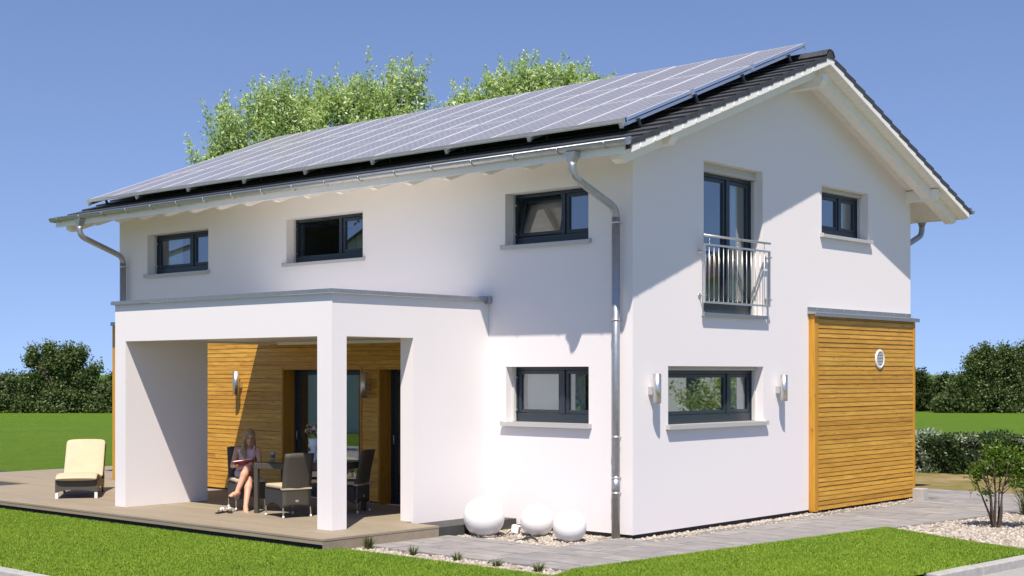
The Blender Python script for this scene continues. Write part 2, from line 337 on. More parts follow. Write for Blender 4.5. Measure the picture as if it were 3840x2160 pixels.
# kerbs
kerb = empty('kerb'); kind(kerb, 'structure')
def kerb_run(p0, p1, wd=0.28, ln=1.0):
    p0 = Vector(p0); p1 = Vector(p1); d = (p1 - p0); n = int(d.length / ln); d.normalize(); q = Vector((d.y, -d.x, 0)); 
    for i in range(n):
        a = p0 + d * (i * ln + 0.004); b = p0 + d * ((i + 1) * ln - 0.004)
        mm = MB(); mm.hexa([(v.x, v.y, z) for z in (-0.25, -0.035 + random.uniform(-.003, .003)) for v in (a, b, b + q * wd, a + q * wd)])
        mm.build('kerb_stone', 'kerb_concrete', kerb, 0.012)
kerb_run((-22, -7.02, 0), (4.0, -7.02, 0), .2); kerb_run((3.88, -6.9, 0), (4.37, -0.5, 0), .2); kerb_run((4.37, -0.5, 0), (5.05, 8.0, 0), .2)
# dry strip and paving
m = MB(); m.quad((-9, 9.9, GZ + .004), (7, 9.9, GZ + .004), (7, 15.4, GZ + .004), (-9, 15.4, GZ + .004)); kind(m.build('dry_grass_strip', 'dry_grass'), 'structure')
pav = empty('paving'); kind(pav, 'structure')
def xr(y): return 1.60 + (y + 3.03) * 0.118 if y < -3.4 else 1.30 + (y + 3.03) * 0.118
def clip(poly, f):
    out = []
    for i in range(len(poly)):
        a, b = poly[i], poly[(i + 1) % len(poly)]; fa, fb = f(a), f(b)
        if fa >= 0: out.append(a)
        if fa * fb < 0: t_ = fa / (fa - fb); out.append((a[0] + (b[0] - a[0]) * t_, a[1] + (b[1] - a[1]) * t_))
    return out
def pave(x0, x1, y0, y1, right=True):
    y = y0; row = 0
    while y < y1 - 0.02:
        hh = random.choice((0.3, 0.4, 0.5)); ye = min(y + hh, y1)
        x = x0 - (row % 2) * 0.3 - random.random() * 0.15
        while x < x1:
            ww = random.choice((0.4, 0.5, 0.6, 0.8)); a = max(x, x0); b = min(x + ww, x1)
            if b - a > 0.03:
                g = 0.004; poly = [(a + g, y + g), (b - g, y + g), (b - g, ye - g), (a + g, ye - g)]
                if right: poly = clip(poly, lambda p: xr(p[1]) - p[0])
                if len(poly) >= 3:
                    cx = sum(p[0] for p in poly) / len(poly); cy = sum(p[1] for p in poly) / len(poly)
                    mm = MB(); mm.prism([(p[0] - cx, p[1] - cy, -0.05) for p in poly], (0, 0, 0.05)); mm.build('paving_slab', 'paving_slab', pav, 0, (cx, cy, -0.03 + random.uniform(-.0025, .0025)))
            x += ww
        y = ye; row += 1
pave(-2.05, 2.3, -2.96, -1.45); pave(0.5, 3.4, -1.45, 8.4); pave(-0.12, 0.5, -1.45, -0.2); pave(-4.0, 3.4, 8.4, 10.1)
m = MB(); m.add([(-2.05, -2.98, -0.05), (1.30, -2.98, -0.05), (2.86, 10.15, -0.05), (-4, 10.15, -0.05), (-4, 8.2, -0.05), (0.2, 8.2, -0.05), (0.2, -1.4, -0.05), (-2.05, -1.4, -0.05)], [tuple(range(8))]); m.build('joint_bed', 'joint_sand', pav)

# gravel
def ico(sub):
    bm = bmesh.new(); bmesh.ops.create_icosphere(bm, subdivisions=sub, radius=1.0); bm.verts.ensure_lookup_table()
    V = np.array([v.co[:] for v in bm.verts]); F = np.array([[v.index for v in f.verts] for f in bm.faces]); bm.free(); return V, F
ICO1 = ico(1); ICO2 = ico(2)
def inside(poly, pts):
    x, y = pts[:, 0], pts[:, 1]; r = np.zeros(len(pts), bool); n = len(poly)
    for i in range(n):
        x1, y1 = poly[i]; x2, y2 = poly[(i + 1) % n]
        with np.errstate(divide='ignore', invalid='ignore'):
            r ^= ((y1 > y) != (y2 > y)) & (x < (x2 - x1) * (y - y1) / (y2 - y1 + 1e-12) + x1)
    return r
def scatter(poly, dens):
    p = np.array(poly); lo = p.min(0); hi = p.max(0); n = int((hi - lo).prod() * dens); q = rng.random((n, 2)) * (hi - lo) + lo
    return q[inside(poly, q)]
def gravel(poly, dens, z, s0, s1, name='gravel_bed'):
    m = MB(); m.add([(x, y, z - 0.006) for x, y in poly], [tuple(range(len(poly)))]); bed = kind(m.build(name, 'gravel_base'), 'structure')
    q = scatter(poly, dens); n = len(q); V, F = ICO1
    S = (s0 + (s1 - s0) * rng.random((n, 1)) ** 1.6) * np.array([1, 1, 1]) * (0.7 + 0.6 * rng.random((n, 3))); S[:, 2] *= 0.75
    J = V[None] * (0.8 + 0.4 * rng.random((n, len(V), 1)))
    P3 = J * S[:, None, :]; a = rng.random(n) * 6.28; ca, sa = np.cos(a)[:, None], np.sin(a)[:, None]
    X = P3[..., 0] * ca - P3[..., 1] * sa; Y = P3[..., 0] * sa + P3[..., 1] * ca
    VV = np.stack([X + q[:, 0:1], Y + q[:, 1:2], P3[..., 2] + z + S[:, 2:3] * 0.35 + rng.random((n, 1)) * s0 * 0.6], -1).reshape(-1, 3)
    FF = (F[None] + (np.arange(n) * len(V))[:, None, None]).reshape(-1, 3)
    return kind(npobj('pebbles', VV, FF, 'pebble', bed), 'stuff')
gravel([(-2.64, -1.66), (-2.04, -1.66), (-2.04, -1.45), (-0.12, -1.42), (-0.10, -0.18), (0.0, -0.05), (0.0, 0.06), (-2.64, 0.06)], 1500, -0.08, 0.014, 0.036)
gravel([(-2.36, -3.42), (1.5, -3.46), (1.30, -2.965), (-2.04, -2.965), (-2.05, -3.25)], 1500, -0.075, 0.014, 0.036)
gravel([(0.0, 0.0), (0.0, 8.3), (0.75, 8.3), (0.72, 3.8), (0.64, 1.1), (0.5, -0.17), (0.1, -0.17)], 1500, -0.08, 0.014, 0.034)
gravel([(1.97, 3.40), (2.30, 6.3), (2.72, 9.0), (5.2, 9.4), (4.82, 4.5), (4.62, 2.2), (3.76, 2.5)], 850, -0.075, 0.018, 0.038)

# grass blades on the near lawns
def blades(poly, dens, h0, h1, z=None, wk=1.0):
    q = scatter(poly, dens); n = len(q); h = h0 + (h1 - h0) * rng.random(n); a = rng.random(n) * 6.283; wd = (0.0035 + 0.003 * rng.random(n)) * wk
    ln = rng.normal(0, 0.45, (n, 2)) * h[:, None]
    B = np.stack([q[:, 0], q[:, 1], np.full(n, GL if z is None else z)], 1); D = np.stack([np.cos(a) * wd, np.sin(a) * wd, np.zeros(n)], 1)
    T = B + np.stack([ln[:, 0], ln[:, 1], h], 1)
    return np.stack([B - D, B + D, T], 1).reshape(-1, 3)
LAWN = [(-60, -7.05), (3.92, -7.05), (4.42, -0.5), (4.62, 2.2), (3.76, 2.5), (1.99, 3.38), (1.34, -2.9), (1.52, -3.47), (-2.36, -3.43), (-2.06, -3.70), (-60, -3.70)]
GL = -0.035
m = MB(); m.add([(x, y, GL) for x, y in LAWN], [tuple(range(len(LAWN)))]); kind(m.build('front_lawn', 'grass_ground'), 'structure')
bl = [blades([(-11.5, -7.05), (3.9, -7.05), (4.42, -0.5), (4.6, 2.2), (3.72, 2.5), (1.97, 3.40), (1.32, -2.9), (1.5, -3.44), (-2.36, -3.40), (-2.02, -3.69), (-11.5, -3.69)], 12000, 0.014, 0.034, None, 1.1)]
V = np.concatenate(bl); kind(npobj('grass_blades', V, np.arange(len(V)).reshape(-1, 3), 'grass_blade'), 'stuff')

# ------------------------------------------------------------------ house
house = tag(empty('house', (L / 2, W / 2, 0)), 'white rendered two-storey house with low gable roof and covered terrace', 'house')
def HB(m, name, mats, parent=None, bevel=0.0):
    """build in world coordinates, parent to a part or the house (keeping place)"""
    o = m.build(name, mats, None, bevel); par = parent or house; o.parent = par
    o.matrix_parent_inverse = Matrix.Translation(-abspos(par)); return o
def abspos(o):
    p = Vector(o.location)
    if o.parent and o.matrix_parent_inverse == Matrix(): p = p + abspos(o.parent)
    return p
def HE(name, parent=None):
    o = empty(name); o.parent = parent or house; o.matrix_parent_inverse = Matrix.Translation(-abspos(o.parent)); return o
MX = lambda u, n, z: (u, -n, z)        # long wall: u = x, n = outward (-y)
MY = lambda u, n, z: (n, u, z)         # gable wall: u = y, n = outward (+x)
def lbox(m, M, u0, u1, n0, n1, z0, z1):
    a = M(u0, n0, z0); b = M(u1, n1, z1); m.box(a[0], b[0], a[1], b[1], a[2], b[2])
def wall_open(M, u0, u1, z0, z1, ops, th=0.3, top=None):
    m = MB(); us = sorted({u0, u1, *[o[0] for o in ops], *[o[1] for o in ops]}); zs = sorted({z0, z1, *[o[2] for o in ops], *[o[3] for o in ops]})
    for n_ in (0.0, -th):
        for i in range(len(us) - 1):
            for j in range(len(zs) - 1):
                uc, zc = (us[i] + us[i + 1]) / 2, (zs[j] + zs[j + 1]) / 2
                if any(o[0] < uc < o[1] and o[2] < zc < o[3] for o in ops): continue
                m.quad(M(us[i], n_, zs[j]), M(us[i + 1], n_, zs[j]), M(us[i + 1], n_, zs[j + 1]), M(us[i], n_, zs[j + 1]))
        if top: m.add([M(u, n_, z) for u, z in top], [tuple(range(len(top)))])
    for a, b, c_, d in ops:
        m.quad(M(a, 0, c_), M(a, -th, c_), M(a, -th, d), M(a, 0, d)); m.quad(M(b, 0, c_), M(b, -th, c_), M(b, -th, d), M(b, 0, d))
        m.quad(M(a, 0, c_), M(b, 0, c_), M(b, -th, c_), M(a, -th, c_)); m.quad(M(a, 0, d), M(b, 0, d), M(b, -th, d), M(a, -th, d))
    m.quad(M(u0, 0, z0), M(u1, 0, z0), M(u1, -th, z0), M(u0, -th, z0))
    return m
WZ0, WZ1 = 4.03, 4.785
LW = [(-11.411, -9.50, WZ0, WZ1), (-7.305, -5.381, WZ0, WZ1), (-2.312, -0.764, WZ0, WZ1), (-2.294, -0.758, 1.47, 2.272)]
D1 = (-7.349, -5.374, 0.10, 2.277); D2 = (-4.96, -3.55, 0.10, 2.277)
HB(wall_open(MX, L, 0, 0, 5.36, LW + [D1, D2]), 'wall', 'stucco')
FD = (1.691, 3.284, 3.05, 5.241); GW = (0.814, 3.307, 1.45, 2.279); UW = (5.076, 6.66, 4.43, 5.226)
ze = zsoff(0) + 0.02
HB(wall_open(MY, 0, W, 0, ze, [FD, GW, UW], 0.3, [(0, ze), (W, ze), (RID, zsoff(RID) + 0.02)]), 'wall', 'stucco')
m = MB(); m.box(L + .302, -.302, W - 0.3, W, 0, ze); HB(m, 'wall', 'stucco')
m = MB(); m.prism([(L, .002, 0), (L, W - .002, 0), (L, W - .002, ze), (L, RID, zsoff(RID) + 0.02), (L, .002, ze)], (0.3, 0, 0)); HB(m, 'wall', 'stucco')
m = MB(); m.box(L + 0.03, -0.03, 0.03, W - 0.03, -0.3, -0.0015); HB(m, 'plinth', 'plinth')
# interior
for za, zb in ((.02, .10), (2.75, 3.03)): m = MB(); m.box(L + .31, -.31, .31, W - .31, za, zb); HB(m, 'floor_slab', 'interior_floor')
for bb in ((L + .31, -.31, 4.4, 4.5, .11, 2.74), (L + .31, -.31, 3.6, 3.7, 3.04, 5.8), (-3.0, -2.9, .31, 4.39, .11, 2.74), (-4.2, -4.1, .31, 3.59, 3.04, 5.4), (-8.6, -8.5, .31, 3.59, 3.04, 5.4)): m = MB(); m.box(*bb); HB(m, 'partition', 'interior_white')
# ------------------------------------------------------------------ windows
def window(M, op, mull, sashes=('shut', 'shut'), depth=0.2, sill=True, box=0.0, lip=0.045, guides=True, low=0.13):
    u0, u1, z0, z1 = op; n = -depth; m = MB(); fw = 0.055
    zt = z1 - box; zb = z0 + low
    lbox(m, M, u0, u0 + fw, n - .07, n, z0, zt); lbox(m, M, u1 - fw, u1, n - .07, n, z0, zt)
    lbox(m, M, u0 + fw, u1 - fw, n - .07, n - .001, zt - 0.05, zt); lbox(m, M, u0 + fw, u1 - fw, n - .07, n - .001, z0, zb)
    mc = (mull[0] + mull[1]) / 2; lbox(m, M, mc - .035, mc + .035, n - .07, n + 0.008, zb, zt - .05)
    wdw = HB(m, 'window', 'dark_frame', None, 0.004)
    for k, (a, b) in enumerate(((u0 + fw, mc - .035), (mc + .035, u1 - fw))):
        mode = sashes[k]; za, zc = zb, zt - .05; s = .055; mm = MB()
        g = 0.004; a += g; b -= g
        lbox(mm, M, a, a + s, n - .068, n - .012, za + g, zc - g); lbox(mm, M, b - s, b, n - .068, n - .012, za + g, zc - g)
        lbox(mm, M, a + s, b - s, n - .068, n - .013, za + g, za + s); lbox(mm, M, a + s, b - s, n - .068, n - .013, zc - s, zc - g)
        pm = MB(); lbox(pm, M, a + s - .004, b - s + .004, n - .045, n - .037, za + s - .004, zc - s + .004)
        if mode == 'tilt' or mode == 'open':
            def xf(p):
                u = (p[0] if M is MX else p[1]); nn = (-p[1] if M is MX else p[0]); z = p[2]
                if mode == 'tilt':
                    ang = R(13); dz = z - (za + g); dn = nn - (n - .06); return M(u, n - .06 - dz * math.sin(ang) + dn * math.cos(ang), za + g + dz * math.cos(ang) + dn * math.sin(ang))
                ang = R(78); du = u - a; dn = nn - (n - .068); return M(a + du * math.cos(ang) + dn * math.sin(ang), n - .068 - du * math.sin(ang) + dn * math.cos(ang), z)
            mm.v = [xf(p) for p in mm.v]; pm.v = [xf(p) for p in pm.v]
        HB(mm, 'sash', 'dark_frame', wdw, 0.004); HB(pm, 'pane', 'window_glass', wdw)
    if box:
        mm = MB(); lbox(mm, M, u0 + .002, u1 - .002, n - .06, n + 0.07, zt + .002, z1 - .002); lbox(mm, M, u0 + .002, u1 - .002, n + 0.07, n + .085, zt + .002, zt + box * .45); HB(mm, 'shutter_box', 'shutter_beige', wdw)
    if guides:
        for uu in (u0 + .003, u1 - .033):
            mm = MB(); lbox(mm, M, uu, uu + .03, n + .012, n + .06, z0 + .01, zt - .004); HB(mm, 'shutter_guide', 'guide_grey', wdw)
        for zz in (z0 + .16, zt - .17):
            mm = MB(); lbox(mm, M, u0 + .033, u0 + .055, n + .002, n + .035, zz, zz + .03); HB(mm, 'guide_bracket', 'steel', wdw)
    if sill:
        mm = MB(); a = M(u0 - .05, 0, 0)
        for e in (0,):
            lbox(mm, M, u0 + .001, u1 - .001, n + .001, 0.0, z0 - .02, z0 + .004)
            lbox(mm, M, u0 - .05, u1 + .05, 0.001, lip, z0 - .03, z0 - .002); lbox(mm, M, u0 - .05, u1 + .05, lip, lip + .006, z0 - .055, z0 - .001)
            lbox(mm, M, u0 - .056, u0 - .05, 0.001, lip + .01, z0 - .05, z0 + .012); lbox(mm, M, u1 + .05, u1 + .056, 0.001, lip + .01, z0 - .05, z0 + .012)
        HB(mm, 'sill', 'sill_metal', wdw)
    return wdw
w1 = window(MX, LW[0], (-10.32, -10.2)); w1['label'] = 'upper window nearest the far downpipe'
w2 = window(MX, LW[1], (-6.2, -6.08), ('open', 'shut')); w2['label'] = 'upper window with its left sash swung open'
w3 = window(MX, LW[2], (-1.436, -1.314), ('tilt', 'shut')); w3['label'] = 'upper window with its left sash tilted in'
w4 = window(MX, LW[3], (-1.439, -1.329), lip=0.06)
w5 = window(MY, FD, (2.509, 2.708), box=0.13, low=0.16); w5['label'] = 'tall balcony window behind the steel railing'
w6 = window(MY, GW, (2.558, 2.715), box=0.06, lip=0.06)
w7 = window(MY, UW, (5.934, 6.11), box=0.07, lip=0.06)
# blinds and curtains indoors
def drape(name, M, u0, u1, n, z0, z1, mat, parent, amp=0.025, waves=9):
    m = MB(); N = waves * 6
    pts = [(u0 + (u1 - u0) * i / N, n + amp * math.sin(i / 6 * 2 * math.pi)) for i in range(N + 1)]
    for i in range(N): m.add([M(pts[i][0], pts[i][1], z0), M(pts[i + 1][0], pts[i + 1][1], z0), M(pts[i + 1][0], pts[i + 1][1], z1), M(pts[i][0], pts[i][1], z1)], [(0, 1, 2, 3)], True)
    return HB(m, name, mat, parent)
drape('roller_blind', MX, -2.15, -1.42, -.31, 1.5, 2.24, 'blind_grey', w4, 0.0, 2); drape('curtain', MX, -1.28, -1.08, -.33, 1.5, 2.24, 'curtain', w4, .008, 3)
drape('curtain', MY, 2.62, 3.15, -.36, 3.06, 5.1, 'curtain', w5, .03, 5); drape('curtain', MY, 2.95, 3.25, -.36, 1.5, 2.2, 'curtain', w6, .02, 3)
drape('curtain', MY, 6.2, 6.55, -.36, 4.46, 5.15, 'curtain', w7, .02, 3); drape('curtain', MY, 5.15, 5.6, -.36, 4.46, 5.15, 'curtain', w7, .02, 4)
drape('curtain', MX, -11.3, -10.85, -.4, 4.06, 4.74, 'curtain', w1, .02, 4)
# terrace doors
def door(op, leaf_at, name_label=None):
    u0, u1, z0, z1 = op; m = MB(); n = -.2
    lbox(m, MX, u0, u0 + .07, n - .09, n, z0, z1); lbox(m, MX, u1 - .07, u1, n - .09, n, z0, z1); lbox(m, MX, u0 + .07, u1 - .07, n - .09, n, z1 - .06, z1); lbox(m, MX, u0 + .07, u1 - .07, n - .09, n, z0, z0 + .07)
    d = HB(m, 'terrace_door', 'dark_frame', None, .004)
    a0, b0 = u0 + .075, u1 - .075; mid = leaf_at
    for a, b, nn in ((a0, mid + .05, n - .012), (mid - .02, b0, n - .05)):
        mm = MB(); s = .075
        lbox(mm, MX, a, a + s, nn - .035, nn, z0 + .075, z1 - .065); lbox(mm, MX, b - s, b, nn - .035, nn, z0 + .075, z1 - .065); lbox(mm, MX, a + s, b - s, nn - .035, nn - .001, z0 + .075, z0 + .17); lbox(mm, MX, a + s, b - s, nn - .035, nn - .001, z1 - .13, z1 - .065)
        HB(mm, 'sash', 'dark_frame', d, .003)
        pm = MB(); lbox(pm, MX, a + s - .003, b - s + .003, nn - .022, nn - .014, z0 + .167, z1 - .127); HB(pm, 'pane', 'window_glass', d)
    mm = MB()
    for uu in (u0 + .10, mid + .0): mm.tube([MX(uu + .015, n + .025, 1.05), MX(uu + .015, n + .03, 1.2)], .008, 6)
    HB(mm, 'handle', 'steel', d)
    mm = MB(); lbox(mm, MX, u0 + .002, u0 + .02, n + .002, 0.045, z0, z1 - .003); lbox(mm, MX, u1 - .02, u1 - .002, n + .002, 0.045, z0, z1 - .003); lbox(mm, MX, u0 + .02, u1 - .02, n + .002, 0.044, z1 - .022, z1 - .004)
    HB(mm, 'wood_casing', 'wood_post', d)
    return d
d1 = door(D1, -6.6); d2 = door(D2, -4.25)

# ------------------------------------------------------------------ wood cladding
BP = 0.0747
def board_mesh(name, length, hgt=0.0705, th=0.02, axis='X'):
    m = MB()
    if axis == 'X': m.hexa([(0, -th, 0.0), (length, -th, 0.0), (length, 0, 0.004), (0, 0, 0.004), (0, -th + .005, hgt), (length, -th + .005, hgt), (length, 0, hgt), (0, 0, hgt)])
    else: m.hexa([(0, 0, 0.0), (th, 0, 0.0), (th, length, 0.0), (0, length, 0.0), (0, 0, hgt - .002), (th - .006, 0, hgt - .002), (th - .006, length, hgt - .002), (0, length, hgt - .002)])
    return m.mesh(name, 'wood_cladding' if axis == 'X' else 'wood_cladding_cross')
# terrace facade
clad = HE('wood_cladding'); m = MB(); 
m.box(L, D1[0] - .03, -.022, -.002, .12, 2.95); m.box(D1[1] + .03, D2[0] - .03, -.022, -.002, .12, 2.30); m.box(D2[1] + .03, -2.9, -.022, -.002, .12, 2.30); m.box(D1[0] - .03, -2.9, -.022, -.002, 2.302, 2.66)
HB(m, 'batten_backing', 'wood_batten', clad)
def placeboard(me, x, y, z, par, nm='board'):
    o = bpy.data.objects.new(nm, me); col.objects.link(o); o.location = (x, y, z + random.uniform(-.0022, .0022)); o.rotation_euler.x = random.uniform(-.02, .02) if abs(x - .083) > 1e-4 else 0; o.rotation_euler.y = random.uniform(-.05, .05) if abs(x - .083) < 1e-4 else 0; o.parent = par; o.matrix_parent_inverse = Matrix.Translation(-abspos(par)); return o
runs = {}
for i in range(38):
    z = 0.145 + i * BP
    if z + .07 < 2.29: segs = [(L + .02, D1[0] - .022), (D1[1] + .022, D2[0] - .022), (D2[1] + .022, -2.91)]
    elif z < 2.64: segs = [(L + .02, -2.91)]
    else: segs = [(L + .02, -7.8)]
    for a, b in segs:
        if b - a > 3.5:
            j = a + (2.2 + 0.9 * ((i * 7) % 5) / 4 if b - a < 6 else 3.4 + 0.8 * ((i * 3) % 5) / 4); cuts = [(a, j - .003), (j, b)]
            if b - a > 6: k_ = j + 3.1; cuts = [(a, j - .003), (j, k_ - .003), (k_, b)]
        else: cuts = [(a, b)]
        for p, q in cuts:
            key = round(q - p, 2)
            if key not in runs: runs[key] = board_mesh('board', q - p)
            placeboard(runs[key], p, -.0225, z, clad)
for xa in (D1[1], D2[0] - .02, D1[0] - .02): m = MB(); m.box(xa, xa + .02, -.052, -.0225, .13, 2.28); HB(m, 'corner_trim', 'wood_post', clad)
m = MB(); m.box(-5.225, -5.145, -.062, -.0445, .405, .485); o = HB(m, 'socket', 'white_plastic', clad, .006)
# east panel on the gable
ep = HE('wood_screen'); ep['label'] = 'wood slatted panel on the gable corner'
m = MB(); m.box(0.002, .082, 4.70, 8.19, -.02, 3.1); HB(m, 'batten_backing', 'wood_batten', ep)
bme = board_mesh('board', 8.13 - 4.785, 0.071, 0.024, 'Y')
for i in range(42): placeboard(bme, .083, 4.785, -.012 + i * BP, ep)
m = MB(); m.box(0.003, .114, 4.66, 4.78, -.03, 3.12); HB(m, 'corner_post', 'wood_post', ep, .006)
m = MB(); m.box(0.003, .114, 8.135, 8.212, -.03, 3.12); HB(m, 'corner_post', 'wood_post', ep, .006)
m = MB(); m.hexa([(0.002, 4.62, 3.122), (.15, 4.62, 3.122), (.15, 8.29, 3.122), (0.002, 8.29, 3.122), (0.002, 4.62, 3.17), (.15, 4.62, 3.142), (.15, 8.29, 3.142), (0.002, 8.29, 3.17)]); m.box(.15, .156, 4.61, 8.30, 3.085, 3.146); m.box(.001, .012, 4.62, 8.25, 3.17, 3.235)
HB(m, 'cap_flashing', 'zinc', ep)
m = MB()
for i in range(8): m.tube([(.012, 4.9 + i * .45, 3.205), (.018, 4.9 + i * .45, 3.205)], .008, 8)
HB(m, 'screw', 'steel', ep)
# vent
m = MB(); m.lathe([(.118, 0), (.165, 0), (.168, .008), (.15, .022), (.122, .022), (.118, .012)], 36)
vt = m.build('vent', 'vent_white'); vt.rotation_euler = (0, R(90), 0); vt.location = (.108, 6.86, 2.416); vt.parent = ep; vt.matrix_parent_inverse = Matrix.Translation(-abspos(ep))
m = MB(); m.lathe([(0.0001, 0), (.12, 0)], 30); o = m.build('vent_back', 'vent_dark', vt); o.location = (0, 0, .002)
for i in range(9):
    x = -.1 + i * .025; hw = math.sqrt(max(.12 ** 2 - x * x, .0004)) - .002
    mm = MB(); mm.box(x - .0055, x + .0055, -hw, hw, .006, .017); mm.build('slat', 'vent_white', vt)
# west panel, seen edge on past the porch
wp = HE('wood_screen'); m = MB(); m.box(L - .29, L - .002, .02, 3.3, .02, 3.1); HB(m, 'side_board', 'wood_post', wp, .006)
m = MB(); m.box(L - .32, L - .002, .0, 3.35, 3.1, 3.17); HB(m, 'cap_flashing', 'zinc', wp)

# ------------------------------------------------------------------ porch
porch = HE('porch')
m = MB(); m.box(-7.739, A, P, -.002, ZL, 3.19)
# cut: build as beams and slab so that the ceiling lies slightly above the lintels
m = MB()
m.box(-7.739, A, P, P + .254, ZL, 3.235); m.box(-2.897, A, P + .254, -.001, ZL, 3.235); m.box(-7.739, -7.452, P + .254, -.001, ZL, 3.235)
HB(m, 'beam', 'stucco', porch)
m = MB(); m.box(-7.452, -2.897, P + .254, -.001, 2.70, 3.18); HB(m, 'ceiling', 'white_paint', porch)
m = MB(); m.box(-7.45, -2.9, -.075, -.05, 2.655, 2.70); HB(m, 'cornice', 'white_paint', porch)
m = MB(); m.box(-2.934, A, P, P + .254, ZD + .001, ZL - .0); m.v = [v for v in m.v]; HB(m, 'column', 'stucco', porch)
m = MB(); m.box(-2.897, A, -1.54, -.001, 0.0, ZL); HB(m, 'side_wall', 'stucco', porch)
m = MB(); m.box(-7.739, -7.452, P, -1.499, ZD + .001, ZL); HB(m, 'side_wall', 'stucco', porch)
ov = .045
for x0, x1, y0, y1 in ((-7.739 - ov, A + ov, P - ov, P + .32), (-2.96, A + ov, P + .32, -.001), (-7.739 - ov, -7.4, P + .32, -.001)):
    m = MB(); m.box(x0, x1, y0, y1, 3.272, 3.29); HB(m, 'cap_flashing', 'zinc', porch)
m = MB(); m.box(-7.739 - ov - .004, A + ov + .004, P - ov - .004, P - ov, 3.235, 3.288); m.box(A + ov, A + ov + .004, P - ov, -.001, 3.235, 3.288); m.box(-7.739 - ov - .004, -7.739 - ov, P - ov, -.001, 3.235, 3.288); HB(m, 'drip_edge', 'zinc', porch)
m = MB(); m.box(A - .1, A + .075, -.09, -.002, 3.2, 3.31); HB(m, 'end_flashing', 'zinc', porch)
m = MB(); m.box(-2.867, A - .03, -1.51, -.001, -.3, -.0015); HB(m, 'plinth', 'plinth', porch)

# ------------------------------------------------------------------ roof
roof = HE('roof'); XE, XW = 0.69, L - 0.69; EY0, EY1 = -1.01, W + 1.01
CS, SN = math.cos(R(21)), math.sin(R(21))
def rp(x, y, off):
    """point at plan y on the slope, off metres above the tile surface (vertical)"""
    return (x, y, ztile(y) + off)
m = MB()
for (ya, yb) in ((EY0 + .05, RID), (RID, EY1 - .05)):
    m.hexa([rp(XW + .02, ya, -.12), rp(XE - .04, ya, -.12), rp(XE - .04, yb, -.12), rp(XW + .02, yb, -.12), rp(XW + .02, ya, -.05), rp(XE - .04, ya, -.05), rp(XE - .04, yb, -.05), rp(XW + .02, yb, -.05)])
HB(m, 'deck_panel', 'plinth', roof)
# soffit boards
NB = 44; step = (RID - EY0 - .03) / NB
for side in (0, 1):
    for i in range(NB):
        ya = EY0 + .03 + i * step; yb = ya + step - .006
        f = (lambda y: y) if side == 0 else (lambda y: W - y)
        m = MB(); m.hexa([(x, f(y), ztile(y) - o_) for o_ in (.145, .122) for (x, y) in ((XW + .03, ya), (XE - .05, ya), (XE - .05, yb), (XW + .03, yb))])
        HB(m, 'soffit_board', 'white_paint', roof)
# tiles: local mesh x width, y up-slope
TG = 0.3325; NR = 16; TW = 0.30
def tile_mesh(name, flap=0):
    m = MB(); l = TG + .06; m.hexa([(0.002, 0, .0), (TW - .002, 0, .0), (TW - .002, l, -.03), (0.002, l, -.03), (0.002, 0, .028), (TW - .002, 0, .028), (TW - .002, l, -.002), (0.002, l, -.002)])
    if flap == 1: m.hexa([(TW - .028, 0.0, -.045), (TW, 0, -.045), (TW, TG + .03, -.07), (TW - .028, TG + .03, -.07), (TW - .028, -.004, .0305), (TW + .002, -.004, .0305), (TW + .002, TG + .03, .003), (TW - .028, TG + .03, .003)])
    if flap == -1: m.hexa([(0, 0.0, -.045), (.028, 0, -.045), (.028, TG + .03, -.07), (0, TG + .03, -.07), (-.002, -.004, .0305), (.028, -.004, .0305), (.028, TG + .03, .003), (-.002, TG + .03, .003)])
    return m.mesh(name, 'roof_tile')
TM = {0: tile_mesh('roof_tile', 0), 1: tile_mesh('verge_tile', 1), -1: tile_mesh('verge_tile', -1)}
NCOL = int(round((XE - XW) / TW)); TWr = (XE - XW) / NCOL
def place_tile(c, r_, south, nm='roof_tile'):
    s = -0.0 + r_ * TG; flap = 0
    if c == NCOL - 1: flap = 1
    if c == 0: flap = -1
    o = bpy.data.objects.new('verge_tile' if flap else nm, TM[flap]); col.objects.link(o)
    x = XW + c * TWr
    if south: y = EY0 + s * CS; loc = (x, y, ztile(y) - .022); rot = (R(21), 0, 0)
    else:
        y = EY1 - s * CS; loc = (x + TWr, y, ztile(y) - .022); rot = (R(21), 0, R(180)); o.data = TM[-flap]
    o.location = loc; o.rotation_euler = rot; o.scale.x = TWr / TW; o.parent = roof; o.matrix_parent_inverse = Matrix.Translation(-abspos(roof))
rest = []
for south in (True, False):
    for r_ in range(NR + (0)):
        for c in range(NCOL):
            if c in (NCOL - 1, NCOL - 2) or (south and (r_ < 2 or c == 0)): place_tile(c, r_, south)
            else: rest.append((c, r_, south))
bmR = MB()
for c, r_, south in rest:
    x = XW + c * TWr; l = TG + .06
    ys = EY0 + r_ * TG * CS; zs = ztile(ys) - .022
    pts = [(0.002, 0, .0), (TWr - .002, 0, .0), (TWr - .002, l, -.03), (0.002, l, -.03), (0.002, 0, .028), (TWr - .002, 0, .028), (TWr - .002, l, -.002), (0.002, l, -.002)]
    out = []
    for px_, py_, pz_ in pts:
        yy = ys + py_ * CS - pz_ * SN; zz = zs + py_ * SN + pz_ * CS
        out.append((x + px_, yy if south else W - yy, zz))
    bmR.hexa(out)
kind(HB(bmR, 'tile_field', 'roof_tile', roof), 'stuff')
